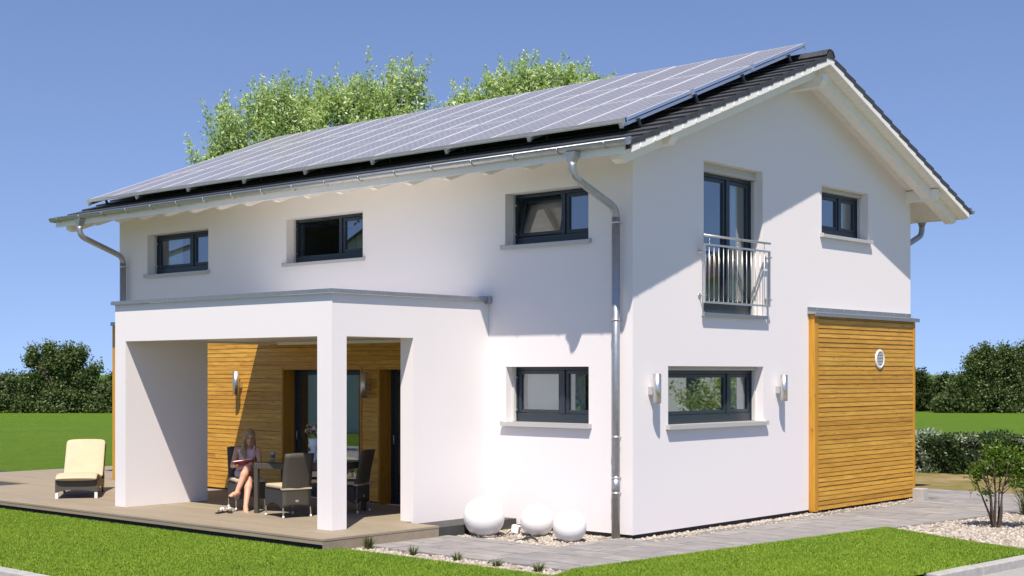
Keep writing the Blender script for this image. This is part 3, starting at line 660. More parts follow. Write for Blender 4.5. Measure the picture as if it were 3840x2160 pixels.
# ridge tiles
for i in range(int((XE - XW) / .4)):
    x0 = XE - (i + 1) * .4; m = MB(); prof = [(-.13, -.07), (-.085, .005), (-.03, .03), (.03, .03), (.085, .005), (.13, -.07)]
    zt = ztile(RID) + .0; s_ = 1.0
    for a, b in zip(prof[:-1], prof[1:]):
        m.hexa([(x0 - .03, RID + a[0], zt + a[1] + .006), (x0 + .4, RID + a[0], zt + a[1] + .012), (x0 + .4, RID + b[0], zt + b[1] + .012), (x0 - .03, RID + b[0], zt + b[1] + .006),
                (x0 - .03, RID + a[0] * 1.1, zt + a[1] + .024), (x0 + .4, RID + a[0] * 1.1, zt + a[1] + .03), (x0 + .4, RID + b[0] * 1.1, zt + b[1] + .03), (x0 - .03, RID + b[0] * 1.1, zt + b[1] + .024)])
    HB(m, 'ridge_tile', 'roof_tile', roof)
m = MB(); m.prism([(XE - .02, RID - .12, ztile(RID) - .09), (XE - .02, RID + .12, ztile(RID) - .09), (XE - .02, RID + .03, ztile(RID) + .03), (XE - .02, RID - .03, ztile(RID) + .03)], (.022, 0, 0)); HB(m, 'ridge_end_cap', 'roof_tile', roof)
# barge boards
for xa in (XE - .046, XW + .006):
    for ya, yb in ((EY0 + .09, RID), (W - EY0 - .09, RID)):
        m = MB(); m.hexa([(xa, ya, ztile(ya) - .168), (xa + .04, ya, ztile(ya) - .168), (xa + .04, yb, ztile(yb) - .168), (xa, yb, ztile(yb) - .168), (xa, ya, ztile(ya) - .055), (xa + .04, ya, ztile(ya) - .055), (xa + .04, yb, ztile(yb) - .055), (xa, yb, ztile(yb) - .055)])
        HB(m, 'barge_board', 'white_paint', roof)
# barge clips (small upright joints that catch the sun)
for i in range(15):
    y = EY0 + .25 + i * TG * CS; m = MB(); m.hexa([(XE - .005, y, ztile(y) - .15), (XE + .006, y, ztile(y) - .15), (XE + .006, y + .02, ztile(y) - .14), (XE - .005, y + .028, ztile(y) - .14), (XE - .005, y, ztile(y) - .095), (XE + .002, y, ztile(y) - .095), (XE + .002, y + .02, ztile(y) - .088), (XE - .005, y + .02, ztile(y) - .088)])
    HB(m, 'barge_clip', 'white_paint', roof)
# flying rafter, purlins, rafter tails
for xa in (.30, L - .46):
    for sgn in (0, 1):
        f = (lambda y: y) if sgn == 0 else (lambda y: W - y)
        m = MB(); ya, yb = EY0 + .14, RID
        m.prism([(xa, f(ya), ztile(ya) - .147), (xa, f(yb), ztile(yb) - .147), (xa, f(yb), ztile(yb) - .33), (xa, f(ya + .1), ztile(ya + .1) - .33), (xa, f(ya), ztile(ya) - .25)], (.16, 0, 0)); HB(m, 'verge_rafter', 'white_paint', roof)
for y, dz, hw in ((RID, -.31, .08), (.12, -.147, .07), (W - .12, -.147, .07)):
    zt = ztile(y) + dz
    for x0, x1, sg in ((0.001, .60, 1), (L - .001, L - .60, -1)):
        m = MB(); m.prism([(x0, y - hw, zt), (x1, y - hw, zt), (x1, y - hw, zt - .10), (x1 - .07 * sg, y - hw, zt - .19), (x0, y - hw, zt - .19)], (0, 2 * hw, 0)); HB(m, 'purlin', 'white_paint', roof)
for i in range(16):
    x = -.44 - i * .762
    for sgn in (0, 1):
        f = (lambda y: y) if sgn == 0 else (lambda y: W - y)
        m = MB(); m.prism([(x, f(-.002), ztile(0) - .147), (x, f(-.90), ztile(-.90) - .147), (x, f(-.90), ztile(-.90) - .20), (x, f(-.80), ztile(-.8) - .26), (x, f(-.002), ztile(0) - .26)], (.09, 0, 0)); HB(m, 'rafter_tail', 'white_paint', roof)
m = MB(); m.box(XW + .08, XE - .08, EY0 + .02, EY0 + .045, ztile(EY0) - .15, ztile(EY0) - .03); HB(m, 'fascia', 'white_paint', roof); m = MB(); m.box(XW + .08, XE - .08, W - EY0 - .045, W - EY0 - .02, ztile(EY0) - .15, ztile(EY0) - .03); HB(m, 'fascia', 'white_paint', roof)
# gutters
def gutter(yc, sgn):
    g = HE('gutter'); m = MB(); r0 = .062; z = 5.115; N = 10; prof = [(yc + r0 * math.cos(math.pi + math.pi * k / N), z + r0 * math.sin(math.pi + math.pi * k / N)) for k in range(N + 1)]
    x0, x1 = XW - .0, XE + .02
    for (a, b) in zip(prof[:-1], prof[1:]): m.add([(x0, *a), (x1, *a), (x1, *b), (x0, *b)], [(0, 1, 2, 3)], True)
    inner = [(yc + (p[0] - yc) * .94, z + (p[1] - z) * .94) for p in prof]
    for (a, b) in zip(inner[:-1], inner[1:]): m.add([(x0, *a), (x1, *a), (x1, *b), (x0, *b)], [(3, 2, 1, 0)], True)
    m.tube([(x0, yc + sgn * r0, z + .004), (x1, yc + sgn * r0, z + .004)], .010, 8)
    m.quad((x0, yc - sgn * r0, z), (x1, yc - sgn * r0, z), (x1, yc - sgn * r0, z + .05), (x0, yc - sgn * r0, z + .05))
    for xx in (x0, x1): m.add([(xx, *p) for p in prof], [tuple(range(N + 1))])
    HB(m, 'trough', 'zinc', g)
    i = 0; x = .36
    while x > XW:
        mm = MB(); mm.tube([(x, yc + (r0 + .003) * math.cos(a), z + (r0 + .003) * math.sin(a)) for a in [math.pi + math.pi * k / 12 for k in range(13)]], .011, 6); mm.box(x - .012, x + .012, yc - r0, yc + r0, z + .001, z + .006); HB(mm, 'bracket', 'zinc', g); x -= .772
    return g
gutter(EY0 - .035, -1); gutter(W - EY0 + .035, 1)
def downpipe(x, side, zend, label=None):
    g = HE('downpipe'); f = (lambda y: y) if side < 0 else (lambda y: W - y)
    yo = EY0 - .035
    m = MB(); m.hexa([(x - .04, f(yo - .04), 4.905), (x + .04, f(yo - .04), 4.905), (x + .04, f(yo + .04), 4.905), (x - .04, f(yo + .04), 4.905), (x - .095, f(yo - .06), 5.05), (x + .095, f(yo - .06), 5.05), (x + .095, f(yo + .06), 5.05), (x - .095, f(yo + .06), 5.05)]); HB(m, 'outlet_funnel', 'zinc', g)
    def arc(pts, n=6):
        out = [pts[0]]
        for a, b, c_ in zip(pts[:-2], pts[1:-1], pts[2:]):
            a, b, c_ = Vector(a), Vector(b), Vector(c_); r_ = .13; p = b + (a - b).normalized() * r_; q = b + (c_ - b).normalized() * r_
            for k in range(n + 1): t_ = k / n; out.append(tuple(p * (1 - t_) ** 2 + b * 2 * t_ * (1 - t_) + q * t_ ** 2))
        return out + [pts[-1]]
    m = MB(); m.tube(arc([(x, f(yo), 4.92), (x, f(yo), 4.74), (x, f(-.12), 4.40), (x, f(-.12), 4.15)]), .052, 14); HB(m, 'swan_neck', 'zinc', g)
    m = MB(); m.tube([(x, f(-.12), 4.28), (x, f(-.12), zend)], .056, 16); HB(m, 'pipe', 'zinc', g)
    for z in (4.21, 2.9, 1.32, 0.77, 0.565):
        if z > zend: m = MB(); m.tube([(x, f(-.12), z - .012), (x, f(-.12), z + .012)], .0625, 16); m.box(x - .004, x + .004, f(-.07), f(-.001), z - .008, z + .008); HB(m, 'pipe_clamp', 'steel', g)
    if zend < 0: m = MB(); m.tube([(x, f(-.12), .57), (x, f(-.12), .76)], .0595, 16); HB(m, 'cleaning_sleeve', 'zinc', g)
    return g
downpipe(-.195, -1, -.06)['label'] = 'zinc downpipe at the near corner'
downpipe(-12.05, -1, .116); downpipe(-.28, 1, -.06)

# ------------------------------------------------------------------ balcony railing
rl = HE('balcony_railing'); X = .12
m = MB(); m.tube([(X, 1.50, 4.142), (X, 3.30, 4.142)], .018, 12)
for y in (1.66, 2.40, 3.14): m.tube([(X, y, 4.02), (X, y, 4.13)], .007, 8)
HB(m, 'handrail', 'steel', rl)
m = MB(); s = .012
m.box(X - s, X + s, 1.52, 3.295, 4.002, 4.03); m.box(X - s, X + s, 1.52, 3.295, 3.18, 3.208); m.box(X - s, X + s, 1.52, 1.55, 3.208, 4.002); m.box(X - s, X + s, 3.265, 3.295, 3.208, 4.002); HB(m, 'rail_frame', 'steel', rl)
for i in range(13): m = MB(); m.tube([(X, 1.652 + i * .1237, 3.2), (X, 1.652 + i * .1237, 4.01)], .0055, 8); HB(m, 'baluster', 'steel', rl)
for y, z in ((1.575, 3.93), (1.575, 3.29), (3.345, 3.93), (3.345, 3.29)):
    m = MB(); m.tube([(.001, y, z), (.012, y, z)], .034, 16); m.tube([(.012, y, z), (X, y, z)], .011, 8); m.tube([(X, y, z), (X, 1.535 if y < 2 else 3.28, z)], .011, 8); HB(m, 'wall_mount', 'steel', rl)

# ------------------------------------------------------------------ solar array
PT = R(21.25); PC, PS = math.cos(PT), math.sin(PT); SX1, SX0 = .235, -12.66; SY0, SZ0 = -.5, 5.515
arr = tag(empty('solar_array', (SX0, SY0, SZ0)), 'three rows of grey framed solar panels covering the south roof slope', 'solar panels')
arr.rotation_euler = (PT, 0, 0); NCS = 16; pw = (SX1 - SX0) / NCS; plen = 1.65
m = MB(); m.box(.012, pw - .012, .010, plen - .028, -.012, -.005); pm_cell = m.mesh('cell_sheet', 'solar_cell')
m = MB(); fwd_ = .013
m.box(.005, .005 + fwd_, .003, plen - .02, -.045, 0); m.box(pw - .005 - fwd_, pw - .005, .003, plen - .02, -.045, 0); m.box(.005 + fwd_, pw - .005 - fwd_, .003, .003 + fwd_, -.045, 0); m.box(.005 + fwd_, pw - .005 - fwd_, plen - .02 - fwd_, plen - .02, -.045, 0)
pm_frame = m.mesh('frame', 'anodised_frame')
for r_ in range(3):
    for c in range(NCS):
        o = inst('solar_panel', pm_frame, arr, (c * pw, r_ * plen + random.uniform(-.001, .001), random.uniform(-.002, .002)), (random.uniform(-.0012, .0012), random.uniform(-.0015, .0015), 0)); inst('cell_sheet', pm_cell, o)
m = MB(); m.box(-.03, NCS * pw + .03, -.03, -.001, -.055, .004); m.box(-.03, NCS * pw + .03, -.036, -.03, -.042, -.03); m.build('edge_profile', 'aluminium', arr)
m = MB(); m.box(NCS * pw + .0, NCS * pw + .012, -.002, 3 * plen, -.04, -.002); m.build('edge_profile', 'aluminium', arr)
for k in range(9):
    x = NCS * pw - .02 - k * 1.595
    m = MB(); m.box(x - .022, x + .022, -.07, 3 * plen + .02, -.10, -.056); m.build('rail', 'aluminium', arr)
    m = MB(); m.box(x - .028, x + .028, -.085, -.07, -.115, -.05); m.box(x - .012, x + .012, -.092, -.085, -.10, -.068); m.build('rail_end_clamp', 'steel', arr)
    for s_ in (.28, 1.7, 3.0, 4.4):
        m = MB(); m.box(x + .022, x + .05, s_ - .02, s_ + .02, -.165, -.07); m.box(x + .022, x + .065, s_ - .02, s_ + .02, -.18, -.165); m.build('roof_hook', 'dark_frame', arr)
for r_ in range(4): m = MB(); y = r_ * plen - .01; m.box(NCS * pw - .01, NCS * pw + .03, y - .04, y + .04, -.06, .012); m.build('end_clamp', 'aluminium', arr)

# ------------------------------------------------------------------ deck
deck = tag(empty('terrace_deck', (-7, -1.8, ZD)), 'beige composite board terrace deck around the porch', 'deck')
def dbox(x0, x1, y0, y1, z0, z1, nm='deck_board', mat='deck_board', bev=0):
    cx, cy = x0, (y0 + y1) / 2; m = MB(); m.box(0, x1 - x0, y0 - cy, y1 - cy, z0, z1); o = m.build(nm, mat, None, bev); o.location = (cx, cy, 0); o.parent = deck; o.matrix_parent_inverse = Matrix.Translation(-deck.location); return o
DB = .1448; DX, DY = -2.037, -3.682
yy = DY; i = 0
while yy < 4.0:
    y1 = yy + DB - .005; spans = []
    xr_ = DX if y1 < -1.66 else -2.68
    if yy < -1.66 <= y1: dbox(-2.68, DX, yy, -1.665, ZD - .025, ZD - .0005)
    if yy < -.1:
        if y1 < -2.15: spans = [(-17.5, xr_)]
        elif y1 < -1.62: spans = [(-12.75, xr_), (-17.5, -13.9)] if False else [(-12.75, xr_)]
        else: spans = [(-16.0, xr_)]
    else: spans = [(-16.0, L - .27)]
    for a, b in spans:
        x = a; first = True
        while x < b - .01:
            ln = (2.0 + (i * 1.37) % 2.0) if first else 4.0; e = min(x + ln, b)
            if b - e < .4: e = b
            dbox(x, e - (.003 if e < b else 0), yy, y1, ZD - .025, ZD); x = e; first = False
    yy += DB; i += 1
dbox(-17.5, DX, DY - .022, DY - .001, ZD - .027, ZD - .002, 'edge_board'); dbox(-17.5, DX, DY - .018, DY - .001, ZD - .075, ZD - .029, 'edge_board')
dbox(DX + .001, DX + .022, DY - .022, -1.66, ZD - .028, ZD - .002, 'edge_board'); dbox(DX + .001, DX + .018, DY - .018, -1.665, -.09, ZD - .03, 'edge_board')
dbox(-2.637, DX, -1.664, -1.645, -.09, ZD - .002, 'edge_board')
m = MB(); m.box(-17.3, DX - .03, DY + .06, -.03, -.2, ZD - .03); o = m.build('substructure', 'plinth', deck); o.matrix_parent_inverse = Matrix.Translation(-deck.location)

# ------------------------------------------------------------------ wall lamps (steel up and down tubes)
def lamp(cx, cy, z0, z1, axis, label):
    t_ = tag(empty('wall_lamp', (cx, cy, (z0 + z1) / 2)), label, 'wall lamp', 'steel tube wall lamps')
    h = (z1 - z0) / 2; m = MB(); m.lathe([(.0, -h + .01), (.048, -h + .01), (.048, -h), (.055, -h), (.055, h), (.048, h), (.048, h - .01), (.0, h - .01)], 28); m.build('tube', 'brushed_steel', t_)
    m = MB(); zc = -.03
    if axis == 'x': m.box(-cx + .002, -.05, -.035, .035, zc - .055, zc + .055)
    else: m.box(-.035, .035, .05, -cy - .042, zc - .055, zc + .055)
    m.build('wall_bracket', 'brushed_steel', t_, .006)
lamp(.13, .378, 1.77, 2.172, 'x', 'steel tube wall lamp left of the ground floor gable window')
lamp(.13, 3.69, 1.752, 2.155, 'x', 'steel tube wall lamp between the gable window and the slatted panel')
lamp(-8.48, -.16, 1.806, 2.212, 'y', 'sunlit steel tube wall lamp on the porch boards above the reading woman')
lamp(-5.177, -.16, 1.79, 2.193, 'y', 'shaded steel tube wall lamp between the two terrace doors')

# ------------------------------------------------------------------ table and chairs
TA = math.atan2(.403, .915); E1 = Vector((.915, .403, 0)); E2 = Vector((-.403, .915, 0)); TO = Vector((-5.25, -2.275, ZD))
tab = tag(empty('dining_table', TO, TA), 'dark wicker dining table with glass top under the porch', 'table')
TL, TD, TH = 1.4, .92, .755
for x in (0, TL - .065):
    for y in (0, TD - .065): m = MB(); m.box(x, x + .065, y, y + .065, 0, TH - .10); m.build('leg', 'wicker', tab, .006)
for a, b, c_, d in ((0, TL, 0, .065), (0, TL, TD - .065, TD), (0, .065, .065, TD - .065), (TL - .065, TL, .065, TD - .065)): m = MB(); m.box(a, b, c_, d, TH - .10, TH - .012); m.build('apron', 'wicker', tab, .006)
m = MB(); m.box(.01, TL - .01, .01, TD - .01, TH - .010, TH); m.build('glass_top', 'black_plastic', tab, .003)
MATS['black_plastic'].node_tree.nodes['Principled BSDF'].inputs['Roughness'].default_value = 0.12
plain('black_rubber', (0.015, 0.015, 0.015), 0.6)

def chair_parts(t_, cushion=True):
    W2, DF, DR, SH, BH = .225, .27, -.25, .41, .92
    # skirts with arched lower edges: left, right, front
    for sy in (-1, 1):
        pts = [(DF, .14), (DF, SH), (DR, SH), (DR, .14)]; arc = [(DR + (DF - DR) * k / 8, .14 + .07 * math.sin(math.pi * k / 8)) for k in range(1, 8)]
        poly = [(x, sy * W2 - (.012 if sy > 0 else 0), z) for x, z in pts + arc]; m = MB(); m.prism(poly, (0, .012, 0)); m.build('side_panel', 'dark_mesh', t_)
    arc = [(-W2 + 2 * W2 * k / 8, .15 + .05 * math.sin(math.pi * k / 8)) for k in range(1, 8)]
    m = MB(); m.prism([(DF, y, z) for y, z in [(W2, .15), (W2, SH), (-W2, SH), (-W2, .15)] + arc], (.012, 0, 0)); m.build('front_panel', 'wicker', t_)
    m = MB(); m.box(DR, DF, -W2, W2, SH - .02, SH); m.build('seat', 'wicker', t_)
    # back: curved sheet, thick, from .13 up to BH
    N = 12; M_ = 6; m = MB(); V_ = []; 
    def bx(z): return DR - .012 - .10 * max(0, (z - .42) / .5) ** 1.4
    for i in range(N + 1):
        z = .135 + (BH - .135) * i / N
        for j in range(M_ + 1):
            y = -W2 + 2 * W2 * j / M_; cv = .02 * (1 - (2 * j / M_ - 1) ** 2) * (1 if z > .42 else 0.3)
            zz = z + (.045 * math.sin(math.pi * j / M_) if i == 0 else (.012 * math.sin(math.pi * j / M_) if i == N else 0))
            V_.append((bx(z) - cv, y, zz))
    n0 = len(V_); V2 = V_ + [(x - .028, y, z) for x, y, z in V_]; F_ = []
    idx = lambda i, j, k: k * n0 + i * (M_ + 1) + j
    for i in range(N):
        for j in range(M_):
            F_.append((idx(i, j, 0), idx(i, j + 1, 0), idx(i + 1, j + 1, 0), idx(i + 1, j, 0))); F_.append((idx(i, j, 1), idx(i + 1, j, 1), idx(i + 1, j + 1, 1), idx(i, j + 1, 1)))
        F_.append((idx(i, 0, 0), idx(i + 1, 0, 0), idx(i + 1, 0, 1), idx(i, 0, 1))); F_.append((idx(i, M_, 0), idx(i, M_, 1), idx(i + 1, M_, 1), idx(i + 1, M_, 0)))
    for j in range(M_): F_.append((idx(N, j, 0), idx(N, j + 1, 0), idx(N, j + 1, 1), idx(N, j, 1))); F_.append((idx(0, j, 0), idx(0, j, 1), idx(0, j + 1, 1), idx(0, j + 1, 0)))
    m.add(V2, F_, True); b = m.build('backrest', 'wicker', t_)
    m = MB(); m.lathe([(.0, 0), (.02, 0), (.018, .006), (0, .006)], 16); o = m.build('maker_plate', 'steel', t_); o.rotation_euler = (0, R(-90), 0); o.location = (DR - .047, 0, .24); o.scale = (1, 1.6, .6)
    for sx, sy, dx in ((DF - .015, 1, .02), (DF - .015, -1, .02), (DR - .015, 1, -.03), (DR - .015, -1, -.03)):
        m = MB(); m.tube([(sx, sy * (W2 - .012), .3), (sx + dx, sy * (W2 - .008), .02)], .011, 8); l = m.build('leg', 'steel', t_)
        m = MB(); m.tube([(sx + dx, sy * (W2 - .008), .0), (sx + dx, sy * (W2 - .008), .035)], .016, 10); m.build('foot_cap', 'vent_white', l)
    # cushion
    m = MB(); m.box(DR + .015, DF + .01, -W2 + .0, W2 - .0, SH + .003, SH + .06); c_ = m.build('cushion', 'cushion', t_, .022); c_.modifiers['bevel'].segments = 3
    m = MB(); m.box(DR - .052, DR - .048, -W2 - .003, W2 + .003, SH - .005, SH + .02)
    for sy in (-1, 1): m.box(DR - .052, DR + .02, sy * (W2 + .001), sy * (W2 + .004), SH - .005, SH + .02)
    m.build('strap', 'cushion', t_)
def chair(x, y, fx, fy, label):
    t_ = tag(empty('wicker_chair', (x, y, ZD), math.atan2(fy, fx)), label, 'chair', 'wicker chairs around the porch table'); chair_parts(t_); return t_
chair(-4.535, -2.215, -.97, .22, 'dark wicker chair with cream cushion, its back to the white column')
chair(-5.925, -1.885, .9, -.43, 'dark wicker chair with cream cushion that the woman sits on')
chair(-4.44, -1.20, -.915, -.403, 'black shaded wicker chair seen right of the white column')
# drinking glass
gp = Vector((-5.27, -1.905, ZD + TH))
gl_ = tag(empty('latte_glass', gp), 'tall glass of layered milky coffee on the porch table', 'glass')
m = MB(); m.lathe([(0, .001), (.030, .001), (.043, .145), (.040, .145), (.0285, .012), (0, .012)], 24); m.build('tumbler', 'clear_glass', gl_)
for a, b, mt in ((.013, .05, 'milk'), (.0502, .095, 'coffee'), (.0952, .128, 'foam')):
    m = MB(); ra = .0275 + .011 * a / .13; rb = .0275 + .011 * b / .13; m.lathe([(0, a), (ra, a), (rb, b), (0, b)], 24); m.build('coffee_layer', mt, gl_)
# vase with flowers
vp = Vector((-4.69, -1.60, ZD + TH))
va = tag(empty('flower_vase', vp), 'tall white tapered vase of white, lime and purple flowers on the porch table', 'vase')
m = MB(); m.lathe([(0, .001), (.04, .001), (.036, .03), (.035, .10), (.055, .22), (.085, .34), (.080, .34), (.05, .22), (0, .12)], 24); m.build('vase', 'vase_white', va)
fm = {}
def blossom(mat):
    mm = MB()
    for k in range(14):
        a = random.random() * 6.28; e = random.uniform(-.3, 1.3); d = Vector((math.cos(a) * math.cos(e), math.sin(a) * math.cos(e), math.sin(e))); p = d * .028; t1 = d.orthogonal().normalized(); t2 = d.cross(t1)
        mm.add([p - t1 * .016, p + t2 * .016 + d * .008, p + t1 * .016, p - t2 * .016 + d * .008], [(0, 1, 2, 3)])
    return mm.mesh('blossom', mat)
for mt in ('petal_white', 'petal_lime', 'petal_purple', 'petal_pink', 'petal_white', 'petal_lime'):
    for k in range(4):
        me = blossom(mt); a = random.random() * 6.28; e = random.uniform(0.05, 1.45); r_ = random.uniform(.10, .16)
        o = inst('blossom', me, va, (r_ * math.cos(a) * math.cos(e), r_ * math.sin(a) * math.cos(e), .39 + r_ * math.sin(e) * .95))
m = MB()
for k in range(60):
    a = random.random() * 6.28; e = random.uniform(-.4, 1.2); d = Vector((math.cos(a) * math.cos(e), math.sin(a) * math.cos(e), math.sin(e))); p = Vector((0, 0, .40)) + d * random.uniform(.05, .13); t1 = d.orthogonal().normalized() * .015
    m.add([p, p + d * .03 + t1, p + d * .06, p + d * .03 - t1], [(0, 1, 2, 3)])
kind(m.build('foliage', 'leaf_hedge', va), 'stuff')

# ------------------------------------------------------------------ lounger
lfx, lfy = .805, -.593
lg = tag(empty('lounge_chair', (-9.36, -2.72, ZD), math.atan2(lfy, lfx)), 'cream cushioned wicker lounge chair on the sunny deck', 'lounge chair')
W2 = .335
m = MB(); arc = [(-W2 + 2 * W2 * k / 10, .10 + .05 * math.sin(math.pi * k / 10)) for k in range(1, 10)]
m.prism([(0, y, z) for y, z in [(W2, .10), (W2, .29), (-W2, .29), (-W2, .10)] + arc], (.03, 0, 0)); m.build('front_panel', 'wicker', lg)
prof = [(0.02, .275), (-.15, .30), (-.40, .285), (-.80, .22), (-1.08, .195), (-1.22, .25), (-1.40, .43), (-1.58, .62), (-1.78, .80)]
def smooth_prof(p, n=4):
    out = []
    for i in range(len(p) - 1):
        p0 = p[max(i - 1, 0)]; p1 = p[i]; p2 = p[i + 1]; p3 = p[min(i + 2, len(p) - 1)]
        for k in range(n):
            t_ = k / n; out.append(tuple(.5 * (2 * b + (c_ - a) * t_ + (2 * a - 5 * b + 4 * c_ - d) * t_ ** 2 + (3 * b - a - 3 * c_ + d) * t_ ** 3) for a, b, c_, d in zip(p0, p1, p2, p3)))
    return out + [p[-1]]
sp_ = smooth_prof(prof)
def slab(mb, prof, y0, y1, off, th, round_=0.0):
    n = len(prof); nv = []
    for i in range(n):
        a = Vector((*prof[max(i - 1, 0)], 0)); b = Vector((*prof[min(i + 1, n - 1)], 0)); d = (b - a).normalized(); nv.append((d.y * -1 if False else -(-d.y), -d.x) if False else (d.y, -d.x))
    low = [(p[0] + q[0] * off, p[1] + q[1] * off) for p, q in zip(prof, nv)]; up = [(p[0] + q[0] * (off + th), p[1] + q[1] * (off + th)) for p, q in zip(prof, nv)]
    rows = []
    for i in range(n):
        ends = min(i, n - 1 - i); ins = round_ * max(0, 1 - ends / 1.5)
        rows.append([(low[i][0], y0 + .012, low[i][1]), (low[i][0], y1 - .012, low[i][1]), ((low[i][0] + up[i][0]) / 2, y1 + .004 - ins, (low[i][1] + up[i][1]) / 2), (up[i][0], y1 - .02 - ins, up[i][1]), (up[i][0], y0 + .02 + ins, up[i][1]), ((low[i][0] + up[i][0]) / 2, y0 - .004 + ins, (low[i][1] + up[i][1]) / 2)])
    vs = [v for r_ in rows for v in r_]; fs = []
    for i in range(n - 1):
        for k in range(6): fs.append((i * 6 + k, (i + 1) * 6 + k, (i + 1) * 6 + (k + 1) % 6, i * 6 + (k + 1) % 6))
    fs.append(tuple(range(6))); fs.append(tuple((n - 1) * 6 + k for k in range(5, -1, -1))); mb.add(vs, fs, True)
m = MB(); slab(m, sp_, -W2, W2, -.0, .03); m.build('shell', 'wicker', lg)
for pr, th in (([(.05, .285), (.02, .305), (-.12, .33), (-.35, .32), (-.75, .255), (-1.06, .222)], .075), ([(-1.12, .245), (-1.20, .28), (-1.36, .43), (-1.52, .60), (-1.66, .745), (-1.78, .85)], .065)):
    m = MB(); slab(m, smooth_prof(pr), -W2 + .005, W2 - .005, .012, th, .04); o = m.build('cushion', 'cushion', lg); sb = o.modifiers.new('s', 'SUBSURF'); sb.levels = 1; sb.render_levels = 2
for sy in (-1, 1):
    m = MB(); side = [(0.0, .10), (0.0, .28), (-.15, .295), (-.40, .28), (-.80, .215), (-1.08, .19), (-1.22, .245), (-1.34, .36), (-1.42, .28), (-1.36, .12), (-1.28, .02), (-1.18, .02), (-1.10, .08), (-.85, .13), (-.5, .16), (-.2, .14)]
    m.prism([(x, sy * W2 - (.02 if sy > 0 else 0), z) for x, z in side], (0, .02, 0)); m.build('side_panel', 'wicker', lg)
    m = MB(); m.box(-.025, .03, sy * W2 - (.05 if sy > 0 else 0), sy * W2 + (.05 if sy < 0 else 0), 0, .10); m.build('leg', 'vent_white', lg, .004)
    m = MB(); m.box(-1.27, -1.19, sy * W2 - (.03 if sy > 0 else 0), sy * W2 + (.03 if sy < 0 else 0), 0, .03); m.build('foot', 'wicker', lg)

# ------------------------------------------------------------------ globe lamps, cable, tufts
def globe(x, y, r_, label):
    g = tag(empty('globe_lamp', (x, y, -.07)), label, 'garden lamp', 'white globe garden lamps')
    prof = [(r_ * math.sin(a), r_ * .93 - r_ * math.cos(a)) for a in [math.acos(.93) * 1.0 + (math.pi - math.acos(.93)) * k / 26 for k in range(27)]]; prof[-1] = (0.0003, prof[-1][1])
    m = MB(); m.lathe(prof, 44); m.build('globe', 'globe_plastic', g)
    m = MB(); m.lathe([(r_ * .36, -.01), (r_ * .42, .012), (r_ * .40, .03), (0, .03)], 28); m.build('base_ring', 'black_rubber', g)
    for a in (.5, 2.6, 4.7): mm = MB(); mm.tube([(math.cos(a) * r_ * .4, math.sin(a) * r_ * .4, .02), (math.cos(a) * r_ * .85, math.sin(a) * r_ * .85, .05), (math.cos(a) * r_ * .95, math.sin(a) * r_ * .95, -.01)], .008, 6); mm.build('base_clip', 'black_rubber', g)
globe(-1.83, -.97, .283, 'largest white globe garden lamp beside the porch wall')
globe(-1.27, -.50, .230, 'middle white globe garden lamp near the house wall')
globe(-.50, -.73, .226, 'white globe garden lamp nearest the zinc downpipe')
def wire(name, pts, label, r_=.007):
    m = MB(); m.tube([(x, y, z) for x, y, z in smooth3(pts)], r_, 6); return tag(m.build(name, 'black_rubber'), label, 'cable')
def smooth3(p, n=6):
    out = []
    for i in range(len(p) - 1):
        p0 = p[max(i - 1, 0)]; p1 = p[i]; p2 = p[i + 1]; p3 = p[min(i + 2, len(p) - 1)]
        for k in range(n):
            t_ = k / n; out.append(tuple(.5 * (2 * b + (c_ - a) * t_ + (2 * a - 5 * b + 4 * c_ - d) * t_ ** 2 + (3 * b - a - 3 * c_ + d) * t_ ** 3) for a, b, c_, d in zip(p0, p1, p2, p3)))
    return out + [p[-1]]
def gz(u, v, z=-.03):
    d = FW + RT * ((u - PX) / FPX) + Vector((0, 0, (PY - v) / FPX)); t_ = (z - CAM.z) / d.z; return CAM + d * t_
ZC = lambda u, v, dz=0.0: tuple(gz(1600 + u / 3.15, 1700 + v / 3.15, -.04) + Vector((0, 0, dz)))
wire('cable', [ZC(285, 968), ZC(310, 938, .03), ZC(390, 930, .04), ZC(500, 955, .02), ZC(620, 990, .0), ZC(760, 998, .01), ZC(880, 985, .01), ZC(960, 965, .03), ZC(1010, 935, .05)], 'black cable looping over the gravel in front of the largest globe lamp')
wire('cable', [ZC(1115, 940, .01), ZC(1180, 975), ZC(1130, 1020), ZC(1230, 1000, .02), ZC(1310, 1030), ZC(1220, 1025, .03), ZC(1150, 1030), ZC(1260, 990, .02), ZC(1350, 970), ZC(1200, 1015, .02), ZC(1060, 1025), ZC(1040, 1035)], 'tangled black cable on the gravel between the two smaller globe lamps')
p = ZC(1045, 945); m = MB(); m.box(-.055, .055, -.05, .05, 0, .11); o = m.build('junction_box', 'white_plastic', None, .008, (p[0], p[1], -.035), R(20)); o.rotation_euler.y = R(12); tag(o, 'small white junction box on the gravel between the globe lamps', 'junction box')
